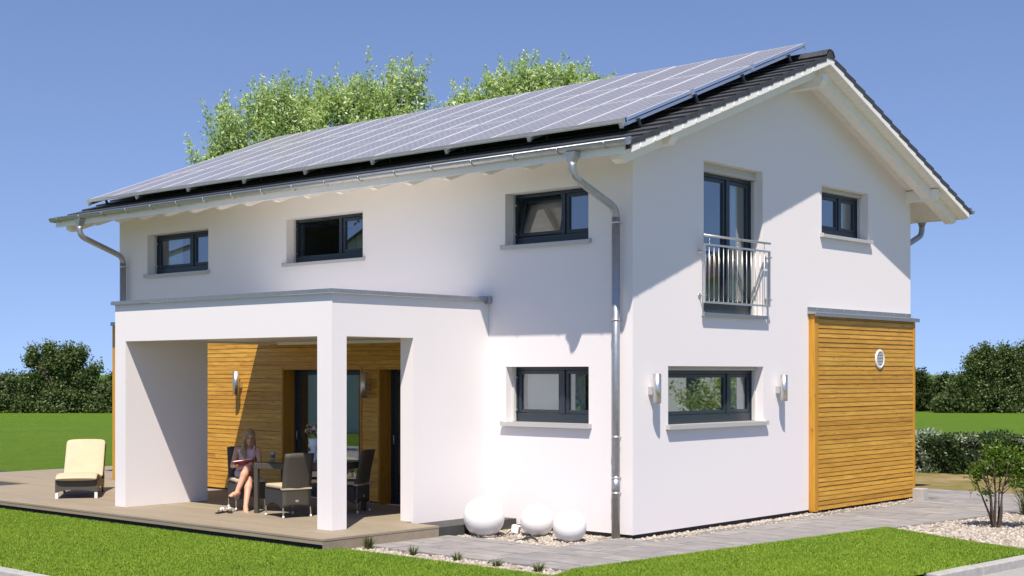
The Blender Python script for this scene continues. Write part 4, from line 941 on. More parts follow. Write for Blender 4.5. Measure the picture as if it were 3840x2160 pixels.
def grass_tuft(name, loc, n, h, sp, mat, label, group=None, wd=.006, dead=0.1):
    V = []; F = []; k = 0
    for i in range(n):
        a = rng.random() * 6.283; l = h * (.55 + .6 * rng.random()); lean = sp * rng.random() ** .7; b = np.array([math.cos(a), math.sin(a)]) * (.015 + .25 * sp * rng.random()); w_ = wd * (.7 + .6 * rng.random()); sd = np.array([-math.sin(a), math.cos(a)]) * w_
        pts = []
        for q in (0, .4, .75, 1.0): r_ = lean * q ** 1.8; pts.append(np.array([b[0] + math.cos(a) * r_, b[1] + math.sin(a) * r_, l * q * (1 - .25 * (lean / (sp + 1e-6)) * q)]))
        for j, q in enumerate((1, .9, .6, .05)): V += [pts[j] + np.array([*(sd * q), 0]), pts[j] - np.array([*(sd * q), 0])]
        for j in range(3): F.append((k + 2 * j, k + 2 * j + 1, k + 2 * j + 3, k + 2 * j + 2))
        k += 8
    o = npobj(name, np.array(V), np.array(F), mat); o.location = loc; return tag(o, label, 'plant', group)
tl = ['largest grass tuft in the pebble strip, nearest the deck corner', 'second grass tuft from the deck in the pebble strip', 'middle grass tuft of the five in the pebble strip', 'fourth grass tuft from the deck in the pebble strip', 'grass tuft farthest from the deck in the pebble strip']
for (x, y, n, h), lb in zip(((-1.86, -3.09, 110, .20), (-1.02, -3.12, 60, .15), (-.26, -3.13, 60, .13), (.41, -3.17, 60, .12), (1.05, -3.17, 70, .14)), tl): grass_tuft('grass_tuft', (x, y, -.07), n, h, .10, 'leaf_tuft', lb, 'grass tufts in the pebble strip', .005)
grass_tuft('ornamental_grass', (2.72, 6.72, -.07), 120, .62, .40, 'leaf_tuft', 'long arching ornamental grass at the right edge behind the shrub', None, .006)
m = MB(); m.box(-.10, .10, -.10, .10, 0, .25); tag(m.build('concrete_block', 'concrete', None, .006, (.44, 7.72, -.075)), 'small grey concrete block by the slatted panel corner', 'block')

# ------------------------------------------------------------------ trees, hedge, shrub
def leaves(Pt, D, size, width=.45, curl=.25):
    """rhombic leaves: Pt (n,3) base points, D (n,3) directions, size (n,)"""
    n = len(Pt); D = D / (np.linalg.norm(D, axis=1, keepdims=True) + 1e-9); rd = rng.normal(size=(n, 3)); S = np.cross(D, rd); S /= np.linalg.norm(S, axis=1, keepdims=True) + 1e-9; N = np.cross(S, D)
    s = size[:, None]; mid = Pt + D * s * .45 + N * s * curl * .3
    V = np.stack([Pt, mid + S * s * width * .5, Pt + D * s - N * s * curl * .2, mid - S * s * width * .5], 1).reshape(-1, 3)
    return V, np.arange(4 * n).reshape(-1, 4)
def shoots(lobes, n_sh, per, ls, leaf, up=.8, jit=None):
    """lobes: (centre, radii, weight); returns leaf points/dirs along upright shoots filling the lobes"""
    Ps, Ds, Ss = [], [], []; wts = np.array([l[2] for l in lobes], float); wts /= wts.sum()
    for (c_, r_, _), wt in zip(lobes, wts):
        k = max(3, int(n_sh * wt)); d = rng.normal(size=(k, 3)); d /= np.linalg.norm(d, axis=1, keepdims=True); rad = rng.random((k, 1)) ** .45
        st_ = np.array(c_) + d * rad * np.array(r_) * .92
        out = d * .55 + np.array([0, 0, up]) + rng.normal(size=(k, 3)) * .25; out /= np.linalg.norm(out, axis=1, keepdims=True)
        ln = ls * (.5 + .9 * rng.random(k))
        for q in range(per):
            f = (q + rng.random(k)) / per; p_ = st_ + out * (ln * (f - .45))[:, None] + rng.normal(size=(k, 3)) * (leaf * .55 if jit is None else jit) * (1.12 - f)[:, None]
            dd = out * .35 + rng.normal(size=(k, 3)) * .6 + np.array([0, 0, .05]); Ps.append(p_); Ds.append(dd); Ss.append(leaf * (.65 + .7 * rng.random(k)) * (1.1 - .35 * f))
    return np.concatenate(Ps), np.concatenate(Ds), np.concatenate(Ss)
def tree(name, base, lobes, n_sh, per, ls, leaf, mat, label, group=None, trunk=.16, core=.62, up=.8, width=.45, jit=None):
    base = Vector(base); t_ = tag(empty(name, base), label, 'tree', group); b = np.array(base)
    m = MB(); cz = np.mean([l[0][2] for l in lobes]); cx = np.mean([l[0][0] for l in lobes]); cy = np.mean([l[0][1] for l in lobes])
    top = Vector((cx - b[0], cy - b[1], (cz - b[2]) * .75)); m.tube([(0, 0, -.1), (top.x * .2, top.y * .2, top.z * .35), (top.x * .6, top.y * .6, top.z * .7), top], [trunk * 1.25, trunk, trunk * .8, trunk * .6], 10)
    for l in lobes[:40]:
        e = Vector(l[0]) - base; s0 = top * (.5 + .4 * random.random()); mid = (s0 + e) / 2 + Vector((random.uniform(-.2, .2), random.uniform(-.2, .2), -.1)); m.tube([s0, mid, e, e + Vector((0, 0, l[1][2] * .7))], [trunk * .45, trunk * .3, trunk * .16, trunk * .05], 6)
    m.build('trunk', 'bark', t_)
    Pt, D, S = shoots(lobes, n_sh, per, ls, leaf, up, jit); V, F = leaves(Pt - b, D, S, width)
    kind(npobj('crown', V, F, mat, t_), 'stuff')
    return t_
KS = K
def lobe(u, v, d, rw, rh, w_=1.0, dd=0.0):
    """u, v in the 2576-wide view; rw, rh in px there"""
    p = at(u * KS, v * KS, d + dd); s = d * KS / FPX; return (tuple(p), (rw * s, max(rw, rh) * s * .9, rh * s), w_ * rw * rh / 2000)
D_A = 38.0
LA = [lobe(*a) for a in ((520, 421, D_A, 40, 42), (560, 376, D_A, 49, 76), (600, 346, D_A, 40, 59), (650, 281, D_A, 36, 59), (690, 316, D_A, 63, 85), (715, 261, D_A, 36, 42), (760, 286, D_A, 54, 59), (800, 276, D_A, 49, 51), (850, 271, D_A, 45, 51), (890, 266, D_A, 36, 46), (905, 246, D_A, 19, 38), (800, 366, D_A, 117, 76), (930, 306, D_A, 63, 68), (965, 246, D_A, 36, 59), (985, 198, D_A, 12, 25), (1000, 286, D_A, 45, 68), (1040, 246, D_A, 27, 52), (1045, 198, D_A, 12, 18), (690, 416, D_A, 99, 59), (560, 293, D_A, 12, 15), (980, 356, D_A, 81, 59), (500, 433, D_A, 27, 17), (850, 446, D_A, 180, 68), (1000, 446, D_A, 135, 68))]
bA = at(800 * KS, 900 * KS, D_A); bA.z = GZ
tree('ash_tree', bA, LA, 560, 100, 1.1, .115, 'leaf_ash', 'tall pale green tree rising behind the left half of the solar roof', 'tall trees behind the roof', .2, up=1.35, width=.45, jit=.19)
LB = [lobe(*a) for a in ((1130, 290, D_A, 27, 18), (1165, 278, D_A, 31, 23), (1200, 273, D_A, 27, 17), (1160, 260, D_A, 10, 13), (1255, 246, D_A, 31, 46), (1290, 216, D_A, 36, 34), (1330, 216, D_A, 40, 38), (1370, 226, D_A, 40, 42), (1415, 231, D_A, 40, 38), (1435, 201, D_A, 19, 29), (1460, 236, D_A, 31, 34), (1500, 233, D_A, 31, 25), (1535, 233, D_A, 22, 13), (1350, 286, D_A, 99, 51), (1450, 286, D_A, 81, 42), (1250, 336, D_A, 135, 42), (1480, 346, D_A, 135, 51))]
bB = at(1380 * KS, 900 * KS, D_A); bB.z = GZ
tree('ash_tree', bB, LB, 430, 100, 1.0, .115, 'leaf_ash', 'pale green tree rising behind the middle of the solar roof', 'tall trees behind the roof', .2, up=1.35, width=.45, jit=.19)
D_F = 80.0
def far(us_, label, group, mat='leaf_far', dd=0.0, n=900, leaf=.17):
    us = [(u, v + 13, rw * .94, rh * .9) for u, v, rw, rh in us_]; n = int(n * 2.1); ex = [(u + rw * math.cos(a_) * .9, v + rh * math.sin(a_) * .9, rw * random.uniform(.16, .36), rh * random.uniform(.18, .36)) for u, v, rw, rh in us for a_ in [random.uniform(2.9, 6.5) for _ in range(8)]]
    Lx = [lobe(u, v, D_F + dd, rw * .92, rh * .92, .6) for u, v, rw, rh in us] + [lobe(u, v, D_F + dd, rw, rh, 3.0, -.9) for u, v, rw, rh in ex]; u0 = us[0][0]; bp_ = at(u0 * KS, 1030 * KS, D_F + dd); bp_.z = GZ
    FT.append(tree('broadleaf_tree', bp_, Lx, n, 8, .9, leaf, mat, label, group, .14, up=.5, width=.6))
G1 = 'dark trees beyond the lawn'; FT = []
far([(150, 960, 75, 70), (120, 905, 50, 40), (110, 880, 35, 22), (180, 900, 45, 35), (200, 940, 55, 60), (70, 985, 55, 45), (60, 955, 40, 25), (235, 985, 45, 45), (150, 1005, 110, 32), (255, 1010, 40, 26), (45, 1010, 60, 28), (280, 1012, 30, 22), (150, 1025, 150, 14)], 'largest dark round tree beyond the lawn at far left', G1, 'leaf_far', 0, 2600)
far([(5, 985, 50, 45), (20, 960, 35, 22), (-30, 965, 40, 30), (20, 1010, 60, 30), (-20, 1015, 50, 30)], 'dark tree cut off by the left edge of the photo', G1, 'leaf_dark', 6, 900)
far([(285, 995, 40, 30), (300, 962, 34, 34), (270, 975, 24, 26), (330, 975, 50, 50), (300, 1010, 60, 25), (360, 1000, 60, 40)], 'dark low tree just showing left of the porch wall', G1, 'leaf_dark', 8, 800)
far([(2500, 950, 70, 75), (2460, 960, 50, 50), (2465, 905, 30, 28), (2500, 890, 40, 26), (2550, 920, 60, 55), (2570, 890, 35, 30), (2440, 990, 60, 50), (2520, 1010, 100, 38), (2420, 1010, 60, 34), (2480, 1030, 120, 20)], 'largest dark tree beyond the hedge at far right', G1, 'leaf_far', 0, 2600)
far([(2620, 930, 70, 60), (2600, 990, 70, 60), (2640, 1010, 70, 40)], 'dark tree cut off by the right edge of the photo', G1, 'leaf_far', 3, 1000)
far([(2370, 985, 50, 40), (2390, 965, 35, 22), (2350, 1010, 50, 30), (2400, 1010, 50, 30), (2340, 975, 30, 24)], 'dark low tree second from the slatted panel beyond the hedge', G1, 'leaf_dark', 6, 1300)
far([(2300, 980, 35, 50), (2312, 950, 18, 22), (2290, 1010, 50, 35), (2250, 985, 50, 45), (2320, 1015, 50, 28)], 'dark narrow tree just beside the slatted panel beyond the hedge', G1, 'leaf_dark', 3, 1300)

# the tree line goes on behind the house and beyond both edges of the photo
for k, u in enumerate((-620, -420, -230, -120, 470, 640, 830, 1010, 1200, 1390, 1580, 1770, 1950, 2120, 2740, 2880, 3050, 3230)):
    src = FT[k % len(FT)]; p_ = at(u * KS, 1030 * KS, D_F + 4 + 5 * ((k * 7) % 3)); r_ = src.copy(); col.objects.link(r_); r_.location = (p_.x, p_.y, GZ); r_.rotation_euler.z = random.uniform(0, 6.28); sc_ = random.uniform(.8, 1.2); r_.scale = (sc_, sc_, sc_)
    r_['label'] = 'dark tree of the far tree line beside or behind the house'; r_['group'] = 'rest of the far tree line'
    for ch in list(src.children): c_ = ch.copy(); col.objects.link(c_); c_.parent = r_

# hedge
hb = tag(empty('hedge', (0, 15.6, GZ)), 'low clipped hedge of dark and silvery leaves right of the house', 'hedge')
n = 26000; x = rng.random(n) * 13 - 7; ry = .72; hz = .86; f = rng.random(n); Pt = np.zeros((n, 3))
side = f < .55; Pt[:, 0] = x
Pt[side, 1] = -ry + rng.random(side.sum()) * .16; Pt[side, 2] = rng.random(side.sum()) * hz
Pt[~side, 1] = (rng.random((~side).sum()) * 2 - 1) * ry; Pt[~side, 2] = hz - rng.random((~side).sum()) * .12
bumpn = .07 * np.sin(x * 3.1) + .06 * np.sin(x * 7.7 + 1) + .06 * np.sin(x * 13 + Pt[:, 2] * 9); Pt[:, 1] += np.where(side, bumpn, 0); Pt[:, 2] += np.where(side, 0, bumpn * .6)
D = np.stack([rng.normal(size=n) * .6, np.where(side, -.7, 0) + rng.normal(size=n) * .4, .5 + rng.normal(size=n) * .4], 1)
msk = (np.sin(x * 1.3 + .6) + .6 * np.sin(x * 3.7 + Pt[:, 2] * 3) + rng.normal(size=n) * .3) > -0.35
for nm, mk, mt in (('leaf_mass', ~msk, 'leaf_hedge'), ('silver_leaf_mass', msk, 'leaf_silver')):
    V, F = leaves(Pt[mk], D[mk], .07 * (.7 + .6 * rng.random(mk.sum())), .55); kind(npobj(nm, V, F, mt, hb), 'stuff')
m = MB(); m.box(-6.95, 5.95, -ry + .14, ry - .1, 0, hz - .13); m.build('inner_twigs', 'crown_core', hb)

# shrub with several stems in the pebble bed
sb_ = Vector((3.10, 4.56, -.07)); sh = tag(empty('shrub', sb_), 'multi-stemmed green shrub standing in the pebble bed at right', 'shrub')
tips = []
for k in range(9):
    a = 6.283 * k / 9 + rng.normal() * .3; sp = .14 + .2 * rng.random(); h = .75 + .3 * rng.random(); m = MB()
    p0 = (math.cos(a) * .03, math.sin(a) * .03, -.03); p1 = (math.cos(a) * .09, math.sin(a) * .09, .2); p2 = (math.cos(a) * sp * .55 + rng.normal() * .03, math.sin(a) * sp * .55, .5); p3 = (math.cos(a) * sp, math.sin(a) * sp, h)
    m.tube(smooth3([p0, p1, p2, p3], 4), [.022 - .0014 * i for i in range(13)], 7)
    for q in range(3):
        s0 = Vector(p2).lerp(Vector(p3), q / 3); e = s0 + Vector((math.cos(a + q - 1) * .22, math.sin(a + q - 1) * .22, .16)); m.tube([s0, (s0 + e) / 2 + Vector((0, 0, .03)), e], [.008, .005, .002], 5); tips.append(e)
    m.build('stem', 'bark', sh); tips.append(Vector(p3))
lob = [((.16, .14, .95), (.36, .36, .24), 4), ((-.02, -.06, .9), (.22, .22, .16), 1.3), ((.36, .28, .9), (.32, .32, .28), 3), ((-.16, -.14, .80), (.14, .14, .10), .5), ((.40, .1, .72), (.2, .2, .14), .8), ((.05, .1, 1.12), (.22, .22, .12), 1), ((.62, .5, .8), (.3, .3, .3), 1.6), ((.0, -.1, .55), (.14, .14, .08), .25)]
Pt, D, S = shoots([((l[0][0] - .07, l[0][1] - .06, l[0][2]), tuple(q * .74 for q in l[1]), l[2]) for l in lob], 540, 9, .28, .058, .4); V, F = leaves(Pt, D, S, .5); kind(npobj('foliage', V, F, 'leaf_shrub', sh), 'stuff')

# ------------------------------------------------------------------ reading woman (signed distance body, surface nets)
def surface_nets(F, o, h):
    S = F < 0; nx, ny, nz = F.shape; cnt = np.zeros((nx - 1, ny - 1, nz - 1)); acc = np.zeros((nx - 1, ny - 1, nz - 1, 3))
    cs = [(i, j, k) for i in (0, 1) for j in (0, 1) for k in (0, 1)]
    sl_ = lambda c_: F[c_[0]:nx - 1 + c_[0], c_[1]:ny - 1 + c_[1], c_[2]:nz - 1 + c_[2]]
    for a in cs:
        for ax in range(3):
            if a[ax]: continue
            b = list(a); b[ax] = 1; fa, fb = sl_(a), sl_(tuple(b)); cr = (fa < 0) != (fb < 0); t_ = np.where(cr, fa / (fa - fb + 1e-12), 0); cnt += cr
            for q in range(3): acc[..., q] += np.where(cr, a[q] + (t_ if q == ax else 0), 0)
    act = cnt > 0; idx = -np.ones(cnt.shape, int); idx[act] = np.arange(act.sum()); ijk = np.argwhere(act)
    V = (acc[act] / cnt[act][:, None] + ijk) * h + o; Q = []
    for ax in range(3):
        u, v = [(1, 2), (2, 0), (0, 1)][ax]; A_ = np.moveaxis(S, ax, 0); cr = A_[:-1] != A_[1:]; cr = np.moveaxis(cr, 0, ax)
        pts = np.argwhere(cr); ok = (pts[:, u] > 0) & (pts[:, v] > 0) & (pts[:, u] < S.shape[u] - 1) & (pts[:, v] < S.shape[v] - 1); pts = pts[ok]
        q = []
        for du, dv in ((0, 0), (-1, 0), (-1, -1), (0, -1)):
            c_ = pts.copy(); c_[:, u] += du; c_[:, v] += dv; q.append(idx[c_[:, 0], c_[:, 1], c_[:, 2]])
        q = np.stack(q, 1); fl = S[pts[:, 0], pts[:, 1], pts[:, 2]]; q[~fl] = q[~fl][:, ::-1]; Q.append(q)
    return V, np.concatenate(Q)
class SDF:
    def __init__(s, lo, hi, h): s.o = np.array(lo, float); s.h = h; n = np.ceil((np.array(hi) - s.o) / h).astype(int); s.F = np.full(n, .5, np.float32)
    def prim(s, fn, lo, hi, k):
        lo = np.maximum(((np.array(lo) - s.o) / s.h).astype(int) - 2, 0); hi = np.minimum(((np.array(hi) - s.o) / s.h).astype(int) + 3, s.F.shape)
        if (hi <= lo).any(): return
        g = np.stack(np.meshgrid(*[np.arange(a, b) * s.h + o_ for a, b, o_ in zip(lo, hi, s.o)], indexing='ij'), -1); d = fn(g).astype(np.float32)
        sub = s.F[lo[0]:hi[0], lo[1]:hi[1], lo[2]:hi[2]]; hh = np.clip(.5 + .5 * (sub - d) / k, 0, 1); s.F[lo[0]:hi[0], lo[1]:hi[1], lo[2]:hi[2]] = sub * (1 - hh) + d * hh - k * hh * (1 - hh)
    def cone(s, a, b, ra, rb, k=.02, inf=0.0):
        a, b = np.array(a, float), np.array(b, float); ab = b - a; L2 = ab @ ab + 1e-9; ra += inf; rb += inf; m_ = max(ra, rb) + k + .03
        def fn(g): t_ = np.clip(((g - a) @ ab) / L2, 0, 1); return np.linalg.norm(g - a - t_[..., None] * ab, axis=-1) - (ra + (rb - ra) * t_)
        s.prim(fn, np.minimum(a, b) - m_, np.maximum(a, b) + m_, k)
    def ell(s, c_, ax, r_, k=.02, inf=0.0):
        c_ = np.array(c_, float); Mx = np.array(ax, float); r_ = np.array(r_) + inf; m_ = r_.max() + k + .03
        def fn(g): q = (g - c_) @ Mx.T; n_ = np.linalg.norm(q / r_, axis=-1); n2 = np.linalg.norm(q / r_ ** 2, axis=-1) + 1e-6; return n_ * (n_ - 1) / n2
        s.prim(fn, c_ - m_, c_ + m_, k)
    def mesh(s): return surface_nets(s.F, s.o, s.h)
Z5 = lambda u, v, d: np.array(at(820 + u / 3.22, 1550 + v / 3.22, d))
wf = np.array([.9, -.43, 0]); wf /= np.linalg.norm(wf); wl = np.array([-wf[1], wf[0], 0]); wz = np.array([0, 0, 1.])
J = dict(hipL=Z5(378, 728, 21.30), hipR=Z5(278, 730, 21.32), pel=Z5(328, 722, 21.36), wai=Z5(338, 620, 21.40), che=Z5(345, 500, 21.42), nek=Z5(362, 408, 21.40), hed=Z5(372, 283, 21.30),
         shR=Z5(222, 432, 21.40), shL=Z5(468, 432, 21.42), elR=Z5(172, 632, 21.22), haR=Z5(222, 634, 20.99), elL=Z5(500, 610, 21.25), haL=Z5(398, 598, 20.98),
         knL=Z5(352, 648, 20.93), anL=Z5(222, 950, 20.78), toL=Z5(140, 998, 20.66), knR=Z5(372, 790, 20.97), anR=Z5(326, 1128, 20.72), toR=Z5(332, 1196, 20.60))
allp = np.array(list(J.values())); lo = allp.min(0) - .2; hi = allp.max(0) + .22
bd = SDF(lo, hi, .0085)
def torso(S_, inf=0.0, k=.05):
    tx = np.stack([wl, wf, wz]); S_.ell(J['pel'], tx, (.155, .115, .10), k, inf); S_.ell((J['pel'] + J['wai']) / 2, tx, (.13, .10, .10), k, inf); S_.ell(J['wai'], tx, (.115, .09, .10), k, inf); S_.ell(J['che'], tx, (.135, .10, .13), k, inf)
    S_.ell((J['shR'] + J['shL']) / 2 - wz * .01, tx, (.15, .07, .055), k, inf)
    for sd in (-1, 1): S_.ell(J['che'] + wl * .058 * sd + wf * .065 + wz * .0, tx, (.052, .05, .055), .03, inf)
def thighs(S_, f=1.0, inf=0.0):
    for h_, kn in (('hipL', 'knL'), ('hipR', 'knR')): S_.cone(J[h_], J[h_] + (J[kn] - J[h_]) * f, .082, .082 + (.052 - .082) * f, .04, inf)
torso(bd); thighs(bd)
bd.cone(J['nek'] - wz * .02, J['hed'] - wz * .05, .05, .045, .03)
hf = wf * math.cos(R(24)) - wz * math.sin(R(24)) - wl * .08; hf /= np.linalg.norm(hf); hl = np.cross(wz, hf); hl /= np.linalg.norm(hl); hu = np.cross(hf, hl); HX = np.stack([hl, hf, hu])
bd.ell(J['hed'] + hu * .02 - hf * .012, HX, (.072, .09, .088), .02); bd.ell(J['hed'] + hf * .018 - hu * .04, HX, (.055, .062, .075), .03); bd.cone(J['hed'] + hf * .088 + hu * .0, J['hed'] + hf * .103 - hu * .028, .008, .013, .014)
bd.ell(J['hed'] + hf * .066 - hu * .092, HX, (.024, .02, .018), .03)
for sd in (-1, 1): bd.ell(J['hed'] + hl * .072 * sd - hf * .01 - hu * .005, HX, (.01, .02, .03), .01)
for sh_, el, ha in (('shR', 'elR', 'haR'), ('shL', 'elL', 'haL')):
    bd.cone(J[sh_], J[el], .045, .036, .03); bd.cone(J[el], J[ha], .037, .025, .02)
for kn, an, to in (('knL', 'anL', 'toL'), ('knR', 'anR', 'toR')):
    c_ = J[kn] + (J[an] - J[kn]) * .3 - wf * .012; bd.cone(J[kn], c_, .051, .054, .03); bd.cone(c_, J[an], .054, .033, .03)
    d = J[to] - J[an]; hl_ = J[an] - d / np.linalg.norm(d) * .035 - wz * .035; bd.cone(hl_, J[an] + d * .45 - wz * .01, .03, .033, .03); bd.cone(J[an] + d * .45 - wz * .012, J[to] - d * .1, .036, .026, .025)
    sdv = np.cross(d, wz); sdv /= np.linalg.norm(sdv) + 1e-9
    for q in range(5): b0 = J[to] - d * .12 + sdv * (q - 2) * .0145; bd.cone(b0, b0 + d / np.linalg.norm(d) * (.034 - .004 * q), .0105, .0085, .006)
# hands holding the book
BC = Z5(305, 600, 20.93); bl_ = Z5(428, 582, 20.93) - Z5(186, 614, 20.93); bw = np.linalg.norm(bl_); bx_ = bl_ / bw; bn = hf * -.55 + wz * .83; bn -= bx_ * (bn @ bx_); bn /= np.linalg.norm(bn); by_ = np.cross(bn, bx_)
for ha, sd in (('haR', -1), ('haL', 1)):
    w_ = J[ha]; tg = BC + bx_ * sd * (bw / 2 - .045) - bn * .012; d = tg - w_; d /= np.linalg.norm(d); pc = w_ + d * .035; bd.cone(w_, w_ + d * .06, .024, .028, .015)
    ac = np.cross(d, bn); ac /= np.linalg.norm(ac)
    for q, ln in enumerate((.062, .07, .066, .052)):
        b0 = w_ + d * .062 + ac * (q - 1.5) * .0155 - bn * .014; k1 = b0 + d * ln * .55 - bn * .006; k2 = k1 + (d * .8 + bn * .25) * ln * .45; bd.cone(b0, k1, .0098, .009, .005); bd.cone(k1, k2, .009, .0078, .004)
    b0 = w_ + d * .02 + ac * .022; k1 = b0 + (d * .6 + bn * .9) * .032; bd.cone(b0, k1, .012, .0105, .008); bd.cone(k1, k1 + (d * .85 + bn * .15) * .03, .0105, .009, .004)
V, F = bd.mesh()
cen = V[F].mean(1); mi = np.zeros(len(F), int)
for sd in (-1, 1):
    e = (cen - (J['hed'] + hf * .082 + hl * .03 * sd + hu * .008)) @ HX.T; mi[(e[:, 0] / .017) ** 2 + (e[:, 2] / .0085) ** 2 + (e[:, 1] / .04) ** 2 < 1] = 2
    e = (cen - (J['hed'] + hf * .085 + hl * .032 * sd + hu * .03)) @ HX.T; mi[(e[:, 0] / .02) ** 2 + (e[:, 2] / .005) ** 2 + (e[:, 1] / .04) ** 2 < 1] = 2
e = (cen - (J['hed'] + hf * .085 - hu * .058)) @ HX.T; mi[(e[:, 0] / .022) ** 2 + (e[:, 2] / .009) ** 2 + (e[:, 1] / .04) ** 2 < 1] = 1
WB = np.array([J['pel'][0], J['pel'][1], ZD])
per = tag(npobj('person', V - WB, F, ['skin', 'lips', 'eye_dark'], None, True, mi), 'barefoot woman in pink top reading a book with crossed legs', 'person'); per.location = WB
# clothing
tp = SDF(J['pel'] - .3, J['che'] + .34, .009); torso(tp, .009); g = [np.arange(n_) * tp.h + o_ for n_, o_ in zip(tp.F.shape, tp.o)]
ztop = J['che'][2] + .085; tp.F = np.maximum(tp.F, (g[2] - ztop)[None, None, :]); tp.F = np.maximum(tp.F, (J['pel'][2] - .01 - g[2])[None, None, :])
for sd in (-1, 1):
    s0 = J['che'] + wl * sd * .075 + wf * .09 + wz * .05; s1 = (J['shL'] if sd > 0 else J['shR']) * .55 + J['nek'] * .45 + wz * .035 + wf * .02; s2 = s1 - wf * .10 - wz * .06
    tp.cone(s0, s1 + wf * .045 - wz * .01, .016, .014, .01); tp.cone(s1 + wf * .045 - wz * .01, s1 - wf * .02, .014, .014, .01); tp.cone(s1 - wf * .02, s2, .014, .016, .01)
V, F = tp.mesh(); npobj('top', V - WB, F, 'top_pink', per, True)
so_ = SDF(J['pel'] - .35, J['pel'] + np.array([.45, .35, .3]), .009); tx = np.stack([wl, wf, wz]); so_.ell(J['pel'], tx, (.155, .115, .10), .04, .012); thighs(so_, .42, .011)
g2 = np.arange(so_.F.shape[2]) * so_.h + so_.o[2]; so_.F = np.maximum(so_.F, (g2 - J['pel'][2] - .05)[None, None, :]); V, F = so_.mesh(); npobj('shorts', V - WB, F, 'shorts_lilac', per, True)
# hair
ha_ = SDF(J['hed'] - .42, J['hed'] + .2, .008); ha_.ell(J['hed'] + hu * .03 - hf * .02, HX, (.083, .096, .09), .02); ha_.ell(J['hed'] - hf * .05 - hu * .04, HX, (.075, .055, .11), .03)
gg = np.stack(np.meshgrid(*[np.arange(n_) * ha_.h + o_ for n_, o_ in zip(ha_.F.shape, ha_.o)], indexing='ij'), -1) - J['hed']; fc = gg @ HX.T
cut = np.maximum(np.maximum(.030 - fc[..., 1], np.abs(fc[..., 0]) - .050), fc[..., 2] - (.062 - 10 * fc[..., 0] ** 2)); ha_.F = np.maximum(ha_.F, -cut)
for i in range(16):
    t_ = i / 15; a0 = J['hed'] - hl * (.055 + .02 * t_) + hf * (.055 - .10 * t_) + hu * (.045 - .02 * t_); a1 = J['hed'] - hl * (.082 + .012 * rng.random()) + hf * (.045 - .07 * t_) - hu * .08; a2 = Z5(330 - 55 * t_ + 12 * rng.normal(), 470, 21.30 - .02 * t_); a3 = Z5(345 - 45 * t_ + 14 * rng.normal(), 545 - 15 * rng.random(), 21.26)
    ha_.cone(a0, a1, .016, .018, .008); ha_.cone(a1, a2, .018, .016, .008); ha_.cone(a2, a3, .016, .006, .008)
for i in range(9):
    t_ = i / 8; a0 = J['hed'] + hl * (.055 + .02 * t_) + hf * (.05 - .09 * t_) + hu * .04; a1 = J['hed'] + hl * .08 + hf * (.03 - .07 * t_) - hu * .08; a2 = Z5(432 + 8 * rng.normal(), 395 + 20 * rng.random(), 21.36); ha_.cone(a0, a1, .015, .015, .008); ha_.cone(a1, a2, .015, .006, .008)
V, F = ha_.mesh(); npobj('hair', V - WB, F, 'blonde_hair', per, True)
# the book
bk = tag(empty('book', BC), 'open book with dark red cover held by the reading woman', 'book'); bm_ = lambda a, b, c_: tuple(bx_ * a + by_ * b + bn * c_)
for sd in (-1, 1):
    m = MB(); x0, x1 = (.003, bw / 2 - .008) if sd > 0 else (-bw / 2 + .008, -.003); up_ = lambda x: .010 + .006 * math.sin(math.pi * min(abs(x) / (bw / 2), 1))
    N = 6; pr = [x0 + (x1 - x0) * k / N for k in range(N + 1)]; m.prism([bm_(x, -.095, up_(x)) for x in pr] + [bm_(x, -.095, .002) for x in reversed(pr)], tuple(by_ * .19)); m.build('page_block', 'paper', bk)
    m = MB(); m.hexa([bm_(a, b, c_) for c_ in (-.003, .0015) for a, b in ((0 if sd > 0 else -bw / 2, -.10), (bw / 2 if sd > 0 else 0, -.10), (bw / 2 if sd > 0 else 0, .10), (0 if sd > 0 else -bw / 2, .10))]); m.build('cover', 'book_cover', bk)
# sandals
for (u, v, rz, lb) in ((22, 1206, .1, 'black sandal with white flower, farther from the woman'), (128, 1200, .75, 'black sandal with white flower, nearer the woman')):
    q = gz(820 + u / 3.22, 1550 + v / 3.22, ZD); t_ = tag(empty('sandal', (q.x, q.y, ZD), rz + YAW + 1.2), lb, 'sandal', 'pair of sandals on the deck')
    m = MB(); out = [(-.12, -.022), (-.10, -.034), (-.02, -.030), (.06, -.042), (.11, -.034), (.128, 0), (.11, .032), (.06, .04), (-.02, .03), (-.10, .034), (-.12, .022)]; m.prism([(x, y, .002) for x, y in out], (0, 0, .018)); m.build('sole', 'sandal_sole', t_)
    m = MB()
    for sd in (-1, 1): m.tube(smooth3([(-.02, sd * .033, .02), (.02, sd * .026, .05), (.06, 0, .045), (.075, 0, .02)], 4), .006, 6)
    m.build('strap', 'sandal_sole', t_)
    m = MB()
    for k in range(22):
        a = random.random() * 6.28; e = random.uniform(0, 1.4); d = Vector((math.cos(a) * math.cos(e), math.sin(a) * math.cos(e), math.sin(e))); p = Vector((.045, 0, .052)) + d * .026; t1 = d.orthogonal().normalized(); t2 = d.cross(t1); m.add([p - t1 * .018, p + t2 * .018 + d * .01, p + t1 * .018, p - t2 * .018 + d * .008], [(0, 1, 2, 3)])
    m.build('flower', 'petal_white', t_)

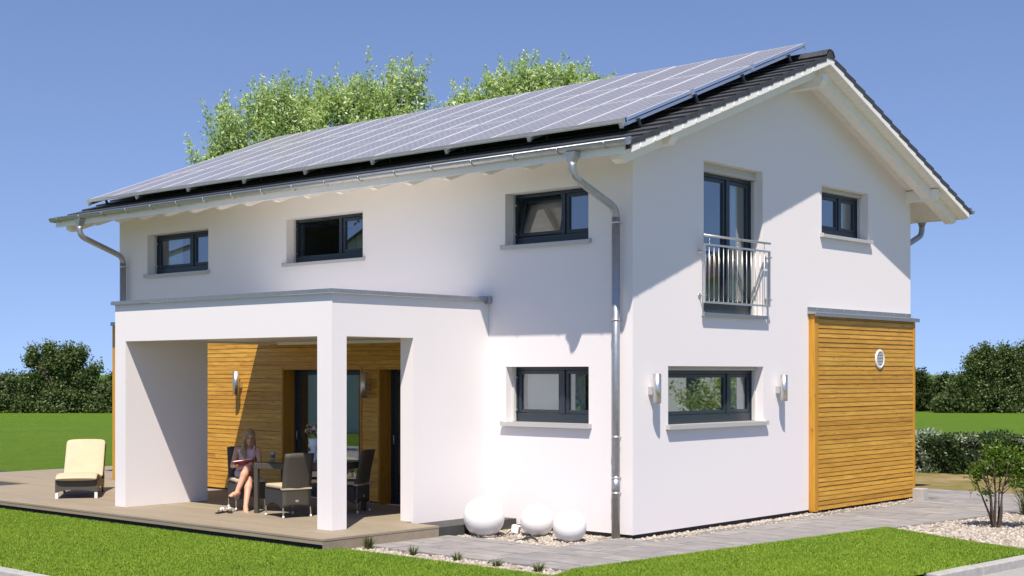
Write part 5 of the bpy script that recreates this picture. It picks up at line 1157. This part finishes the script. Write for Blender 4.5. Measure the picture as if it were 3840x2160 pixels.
# ------------------------------------------------------------------ neighbours across the street (seen mirrored in the windows)
def neighbour(x, y, rz, lx, ly, h, pitch, wallm, roofm, label):
    hb_ = tag(empty('neighbour_house', (x, y, GZ), rz), label, 'house'); rh = ly / 2 * math.tan(R(pitch))
    m = MB(); m.box(-lx / 2, lx / 2, -ly / 2, ly / 2, -.2, h); m.prism([(-lx / 2, -ly / 2, h), (-lx / 2, ly / 2, h), (-lx / 2, 0, h + rh)], (lx, 0, 0)); m.build('wall', wallm, hb_)
    for sd in (-1, 1):
        m = MB(); e = .5; n_ = 24
        for k in range(n_):
            ya = (ly / 2 + e) * (1 - k / n_); yb = (ly / 2 + e) * (1 - (k + 1) / n_); za = h + rh * (1 - ya / (ly / 2)); zb = h + rh * (1 - yb / (ly / 2)); m.hexa([(-lx / 2 - e, sd * ya, za + .02), (lx / 2 + e, sd * ya, za + .02), (lx / 2 + e, sd * yb, zb + .02), (-lx / 2 - e, sd * yb, zb + .02), (-lx / 2 - e, sd * ya, za + .16), (lx / 2 + e, sd * ya, za + .16), (lx / 2 + e, sd * yb, zb + .10), (-lx / 2 - e, sd * yb, zb + .10)])
        m.build('roof', roofm, hb_)
        for fl in range(2):
            for k in range(4):
                xx = -lx / 2 + lx * (k + .5) / 4; m = MB(); m.box(xx - .6, xx + .6, sd * (ly / 2 + .001), sd * (ly / 2 + .03), .9 + fl * 2.8, 2.2 + fl * 2.8); m.build('window', 'dark_frame', hb_)
neighbour(-36, -27, R(35), 12, 9, 5.0, 38, 'house_far_white', 'roof_brown', 'white neighbour house with brown roof mirrored in the upper windows')
neighbour(16, 34, R(30), 13, 9, 6.0, 20, 'house_far_white', 'roof_brown', 'white neighbour house mirrored in the gable window')
def mirror_tree(x, y, h, r_, label, mat='leaf_shrub', n=700, leaf=.16):
    lb = [((x + rng.normal() * r_ * .35, y + rng.normal() * r_ * .35, h * (.45 + .5 * k / 9)), (r_ * .5, r_ * .5, h * .16), 1) for k in range(10)]; tree('broadleaf_tree', (x, y, GZ), lb, n, 9, .8, leaf, mat, label, 'trees mirrored in the windows', .13, up=.7, width=.5)
mirror_tree(6.6, 13.6, 2.5, 1.5, 'green tree mirrored in the left of the gable window', 'leaf_ash', n=520, leaf=.12)
mirror_tree(-19.5, -14.0, 8.0, 1.9, 'tall green tree mirrored in the open upper window')
mirror_tree(-14.5, -16.5, 3.2, 2.2, 'unseen bushy tree added to darken the terrace door reflections', 'leaf_dark', 600)  # added out of view so the door glass mirrors dark leaves, not bright lawn
mirror_tree(-10.5, -13.5, 3.0, 1.8, 'bushy green tree mirrored in the ground floor window', 'leaf_shrub', 600)
